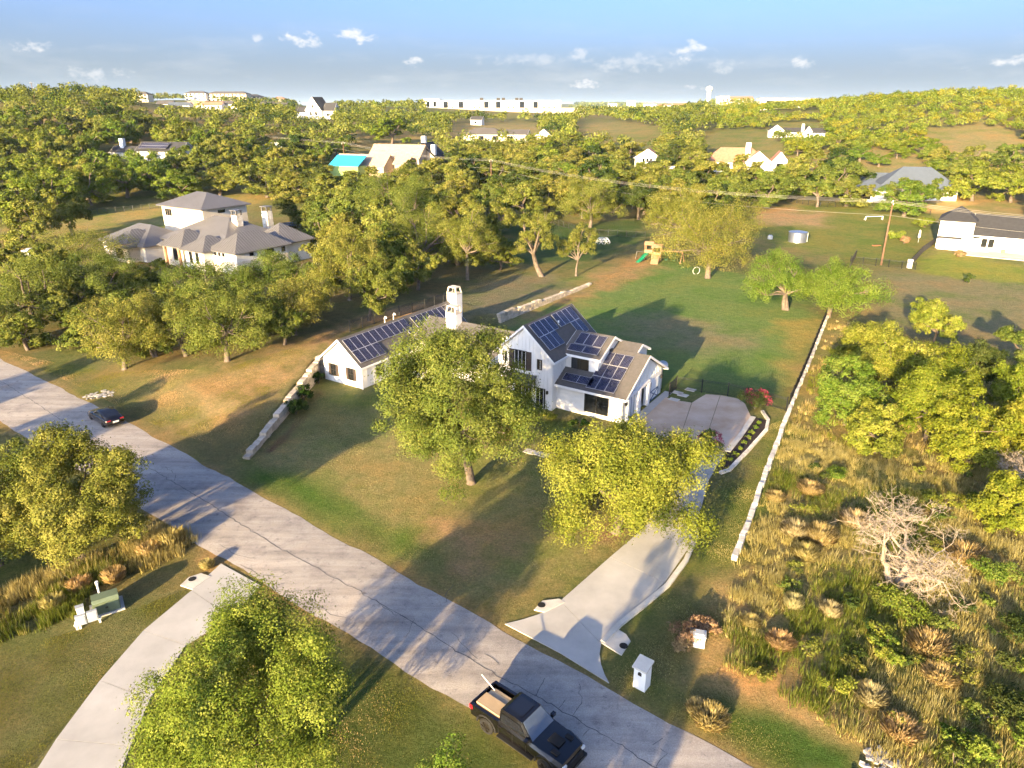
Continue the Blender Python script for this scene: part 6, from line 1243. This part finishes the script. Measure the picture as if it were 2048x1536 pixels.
HAND = [  # u, v base, left, right, top, kind
 (1640, 414, 1600, 1682, 338, 'oak'), (1700, 412, 1655, 1742, 348, 'oak'), (1545, 402, 1505, 1595, 335, 'oak'), (1470, 395, 1420, 1515, 325, 'oak'), (1806, 432, 1768, 1862, 356, 'elm'), (1955, 402, 1900, 2010, 318, 'elm'), (2030, 405, 1985, 2080, 325, 'elm'), (1900, 350, 1860, 1950, 300, 'elm'),
 (640, 500, 590, 690, 400, 'oak'), (660, 420, 600, 720, 335, 'oak'), (590, 400, 540, 640, 330, 'oak'), (530, 395, 470, 590, 325, 'oak'), (430, 392, 380, 490, 335, 'oak'), (360, 400, 310, 410, 335, 'elm'), (250, 395, 190, 300, 305, 'elm'), (170, 410, 110, 230, 320, 'elm'), (100, 430, 40, 160, 330, 'elm'), (30, 445, -40, 80, 340, 'elm'), (130, 470, 80, 185, 365, 'oak'), (55, 490, 0, 115, 380, 'oak'),
 (600, 455, 560, 650, 375, 'juniper'), (980, 430, 925, 1030, 350, 'oak'), (905, 430, 850, 960, 345, 'oak'), (1000, 380, 950, 1050, 310, 'oak'), (900, 385, 850, 955, 300, 'oak'), (1060, 390, 1010, 1110, 320, 'oak'), (1240, 385, 1190, 1290, 320, 'oak'), (1310, 385, 1265, 1360, 320, 'oak'), (1130, 360, 1085, 1180, 300, 'oak'), (1380, 355, 1330, 1430, 290, 'oak'), (1200, 350, 1160, 1245, 300, 'oak'),
 (1115, 290, 1085, 1165, 255, 'elm'), (1080, 320, 1045, 1120, 270, 'oak'), (1160, 310, 1120, 1200, 270, 'oak'), (820, 400, 770, 880, 320, 'oak'), (740, 395, 690, 790, 330, 'oak'), (960, 335, 920, 1010, 275, 'oak'), (870, 330, 830, 915, 270, 'oak'), (1330, 330, 1290, 1375, 275, 'oak'), (1255, 320, 1220, 1300, 275, 'oak'), (780, 290, 745, 820, 228, 'yellow'), (1000, 540, 960, 1040, 470, 'oak')]
HL = {'oak': 'oak', 'elm': 'bright green tree', 'juniper': 'dark juniper', 'yellow': 'pale brown tree'}
LM = [(0, 'at the left edge'), (110, 'left of the solar roofed house'), (230, 'around the solar roofed house'), (350, 'above the metal roofed house tower'), (470, 'right above the metal roofed house'), (570, 'below the tall white gabled house'), (680, 'left of the tan house'), (790, 'right of the tan house'), (890, 'below the school building, left half'), (990, 'below the school building, right half'), (1090, 'behind the leaning rear lawn oak'), (1190, 'behind the playset'), (1290, 'around the brown roofed cottage'), (1380, 'left of the tiled roof house'), (1480, 'around the tiled roof house'), (1590, 'right of the tiled roof house'), (1700, 'around the slate hip roofed house'), (1830, 'behind the white house at the right edge'), (1960, 'at the right edge')]
def sector(u, v=None, Y=0):
    s = LM[0][1]
    for a, t in LM:
        if u >= a: s = t
    return ('nearest row' if Y < 215 else 'second row' if Y < 265 else 'third row' if Y < 310 else 'farthest row') + ', ' + s
taken = []
for i, mk in enumerate(HAND):
    x, y, h, w, ox = marks(*mk[:5]); s = sector(mk[0], 0, y); itree(x + ox, y, h, w * 1.15, mk[5], '%s in the wood, %s' % (HL[mk[5]], s), 'wood trees, ' + s, y > 260, k=i, rz=i * 1.3, name='oak_tree' if mk[5] == 'oak' else 'field_tree', cat='oak tree' if mk[5] == 'oak' else 'tree'); taken.append((x + ox, y, w))
GROVE = [(660, 560, 605, 722, 452), (765, 565, 700, 825, 432), (755, 520, 688, 832, 388), (885, 505, 820, 952, 388), (962, 505, 905, 1012, 412), (722, 470, 660, 790, 372), (862, 452, 800, 922, 358), (1000, 470, 960, 1042, 400), (930, 470, 880, 985, 385), (830, 580, 775, 890, 470), (800, 520, 745, 860, 415), (690, 520, 635, 745, 420), (780, 600, 735, 835, 505), (910, 530, 862, 960, 430), (650, 470, 600, 700, 385)]
GLEFT = [(282, 605, 218, 345, 520), (500, 665, 435, 565, 565), (85, 590, 20, 152, 482), (25, 562, -35, 75, 470), (180, 690, 115, 242, 598), (335, 660, 268, 395, 562), (640, 600, 600, 695, 515), (420, 690, 365, 480, 600), (110, 655, 60, 170, 560), (560, 690, 505, 620, 588), (300, 715, 240, 355, 615), (155, 640, 95, 215, 548), (470, 610, 415, 530, 530), (40, 700, -15, 95, 615), (610, 640, 560, 665, 545), (370, 630, 320, 420, 545), (240, 660, 180, 300, 570)]
for gl, lab, grp in ((GROVE, 'oak inside the dense dark grove behind the left wing of the farmhouse', 'oaks of the dense grove behind the house'), (GLEFT, 'oak inside the left grove between the road and the metal roofed house', 'oaks of the left grove')):
    for i, mk in enumerate(gl): x, y, h, w, ox = marks(*mk); itree(x + ox, y, h, w * 1.1, 'oak', lab, grp, False, k=i, rz=i * 1.7)
CLEAR = [[(190, 560), (150, 460), (300, 385), (500, 380), (660, 440), (640, 540)], [(0, 520), (0, 440), (190, 425), (480, 378), (520, 395), (300, 460)], [(1480, 540), (1490, 418), (1740, 415), (1760, 430), (1880, 425), (1880, 545)], [(1850, 545), (1850, 380), (1930, 385), (2100, 410), (2100, 560)],
         [(630, 368), (660, 320), (740, 275), (880, 280), (890, 350), (800, 388), (700, 388)], [(1395, 352), (1395, 300), (1420, 285), (1570, 290), (1580, 364), (1400, 364)], [(1560, 352), (1560, 318), (1660, 310), (1740, 330), (1740, 355)], [(1725, 405), (1725, 350), (1790, 330), (1910, 335), (1910, 405)],
         [(890, 282), (900, 248), (1085, 245), (1090, 296), (890, 296)], [(1140, 300), (1150, 245), (1200, 235), (1260, 250), (1330, 262), (1330, 296)], [(1390, 300), (1400, 262), (1520, 262), (1560, 300)], [(1525, 282), (1530, 248), (1650, 248), (1650, 282)], [(845, 240), (850, 205), (1155, 205), (1155, 240)], [(585, 245), (590, 205), (672, 205), (672, 258), (585, 258)], [(1000, 560), (1000, 445), (1290, 440), (1300, 560)],
         [(520, 312), (530, 286), (570, 286), (575, 312)], [(180, 332), (190, 300), (340, 300), (350, 352), (180, 352)], [(260, 240), (275, 205), (420, 198), (480, 222), (480, 236)], [(1830, 300), (1850, 262), (1960, 255), (2060, 270), (2060, 330), (1900, 335)], [(1760, 352), (1760, 320), (1850, 315), (1850, 340)], [(1380, 245), (1380, 232), (1440, 230), (1440, 246)], [(1520, 236), (1520, 226), (1640, 224), (1640, 240)], [(1250, 350), (1250, 305), (1330, 300), (1330, 365), (1250, 365)]]
def in_clear(u, v):
    u = np.atleast_1d(np.asarray(u, float)); v = np.atleast_1d(np.asarray(v, float)); k = np.zeros(u.shape, bool)
    for p in CLEAR: k |= poly_sd(u, v, p) < 0
    return k
def scatter(r, ymin, ymax, spacing, tries):
    y = np.sqrt(r.uniform(ymin ** 2, ymax ** 2, tries)); x = r.uniform(-.78, .78, tries) * y; z = tz(x, y); u, v = px_of(x, y, z)
    k = (v < 455) & ~in_clear(u, v) & (u > -90) & (u < 2140); x, y, u, v = x[k], y[k], u[k], v[k]; out = []; grid = {}
    for a, b, uu, vv in zip(x, y, u, v):
        c = (int(a // spacing), int(b // spacing)); ok = True
        for i in (-1, 0, 1):
            for j in (-1, 0, 1):
                for (p, q) in grid.get((c[0] + i, c[1] + j), ()):
                    if (p - a) ** 2 + (q - b) ** 2 < spacing ** 2: ok = False
        if ok: grid.setdefault(c, []).append((a, b)); out.append((a, b, uu, vv))
    return out
r_ = np.random.default_rng(21); S1 = scatter(r_, 150, 360, 9.6, 14000); S1.sort(key=lambda q: q[1]); cnt = 0
NIND = 250
def kind_at(u, v, r):
    t = r.uniform()
    if u > 1420 and v < 330 + (u - 1420) * .02: return 'elm' if t < .6 else ('yellow' if t < .85 else 'oak')
    if u < 330 and v > 280: return 'elm' if t < .6 else 'oak'
    return 'oak' if t < .74 else ('juniper' if t < .9 else 'elm')
rest = []
for i, (x, y, u, v) in enumerate(S1):
    if any((x - a) ** 2 + (y - b) ** 2 < (w * .9 + 3.0) ** 2 for (a, b, w) in taken): continue
    if cnt >= NIND: rest.append((x, y, u, v)); continue
    kd = kind_at(u, v, r_); Wd = r_.uniform(4.6, 8.6); H = Wd * r_.uniform(1.25, 1.6) if kd != 'juniper' else Wd * 1.5
    if u > 1500 and kd in ('elm', 'yellow'): Wd *= .8; H = Wd * 1.3
    s = sector(u, v, y); itree(x, y, H, Wd, kd, '%s in the wood, %s' % (HL[kd], s), 'wood trees, ' + s, y > 240, k=i, rz=i * 2.1, name='oak_tree' if kd == 'oak' else 'field_tree', cat='oak tree' if kd == 'oak' else 'tree'); cnt += 1
# distant woods: one mass
def far_woods():
    r = np.random.default_rng(5); pts = list(rest)
    pts += [q for q in scatter(r, 352, 640, 8.2, 40000) if q[2] < 1420]; pts += [q for q in scatter(r, 330, 640, 5.6, 90000) if q[2] >= 1420]; pts += scatter(r, 640, 1250, 12.5, 40000); pts += scatter(r, 1250, 3200, 34, 26000); pts += scatter(r, 3200, 7500, 110, 9000)
    groups = {k: [[], [], [], []] for k in ('oak', 'elm', 'juniper', 'yellow')}
    for i, (x, y, u, v) in enumerate(pts):
        kd = kind_at(u, v, r); scrub = u > 1420 and y < 800; n = 170 if y < 450 else (95 if y < 640 else (45 if y < 1250 else 18)); w = r.uniform(3.8, 6.5) * (.66 if scrub else 1); h = w * r.uniform(.65, .9)
        if y > 1250: w = r.uniform(10, 17); h = r.uniform(4, 6)
        if y > 3200: w = r.uniform(35, 60); h = r.uniform(6, 9)
        z = float(tz(x, y)); nlb = 6; ld = rand_dirs(r, nlb, -.2); Lc = ld * np.array([w, w, h]) * .55; k = r.integers(0, nlb, n); d = rand_dirs(r, n, -.5)
        C = Lc[k] + d * np.array([w, w, h]) * r.uniform(.35, .55, (n, 1)); C[:, 2] += h * .95; C += np.array([x, y, z]); N = d * .8 + r.normal(size=(n, 3)) * .35 + np.array([0, 0, .15]); s = np.full(n, (.95 if y < 450 else 1.15 if y < 640 else 1.9) * (w / 5.5) ** (1 if y > 640 else .7)) * r.uniform(.7, 1.3, n); tn = r.uniform(0, .5) + .5 * r.uniform(size=n)
        g = groups[kd]; g[0].append(C); g[1].append(N); g[2].append(s); g[3].append(tn)
    LB = {'oak': 'distant oak woods covering the hills', 'elm': 'distant bright green scrub on the hills', 'juniper': 'distant dark juniper woods on the hills', 'yellow': 'distant yellowing scrub on the hills'}
    me_all = []
    for kd, g in groups.items():
        if not g[0]: continue
        me = leaf_mesh('far_woods', np.concatenate(g[0]), np.concatenate(g[1]), np.concatenate(g[2]), np.concatenate(g[3]), M[kd], r, .8); tag(link('far_woods', me), LB[kd], 'woods', None, 'stuff')
far_woods()
# trees standing behind the camera on the near side of the road; only their long shadows reach the view
OFF = [(-50, 12, 11, 5), (-47, 26, 11, 5.5), (-58, 40, 10, 5), (-52, 4, 11, 5), (-68, 55, 9, 5), (-7, 2, 9.5, 3.0), (15.5, 2, 6.5, 3.0), (-62, 22, 11, 5)]
for i, (x, y, H, w) in enumerate(OFF): itree(x, y, H, w, 'oak', 'oak on the near side of the road below the view', 'oaks on the near side of the road', False, k=i, rz=i)


def haze():
    mb = MB(); mb.box(-14000, 14000, -900, 14000, -4, 82); m = bpy.data.materials.new('haze_air'); m.use_nodes = True; nt = m.node_tree; nt.nodes.remove(nt.nodes['Principled BSDF'])
    pv = nt.nodes.new('ShaderNodeVolumePrincipled'); pv.inputs['Color'].default_value = (.62, .80, 1.0, 1); pv.inputs['Density'].default_value = 4.5e-5; nt.links.new(pv.outputs[0], nt.nodes['Material Output'].inputs['Volume'])
    o = mb.build('haze', m); tag(o, kind='stuff')
haze()
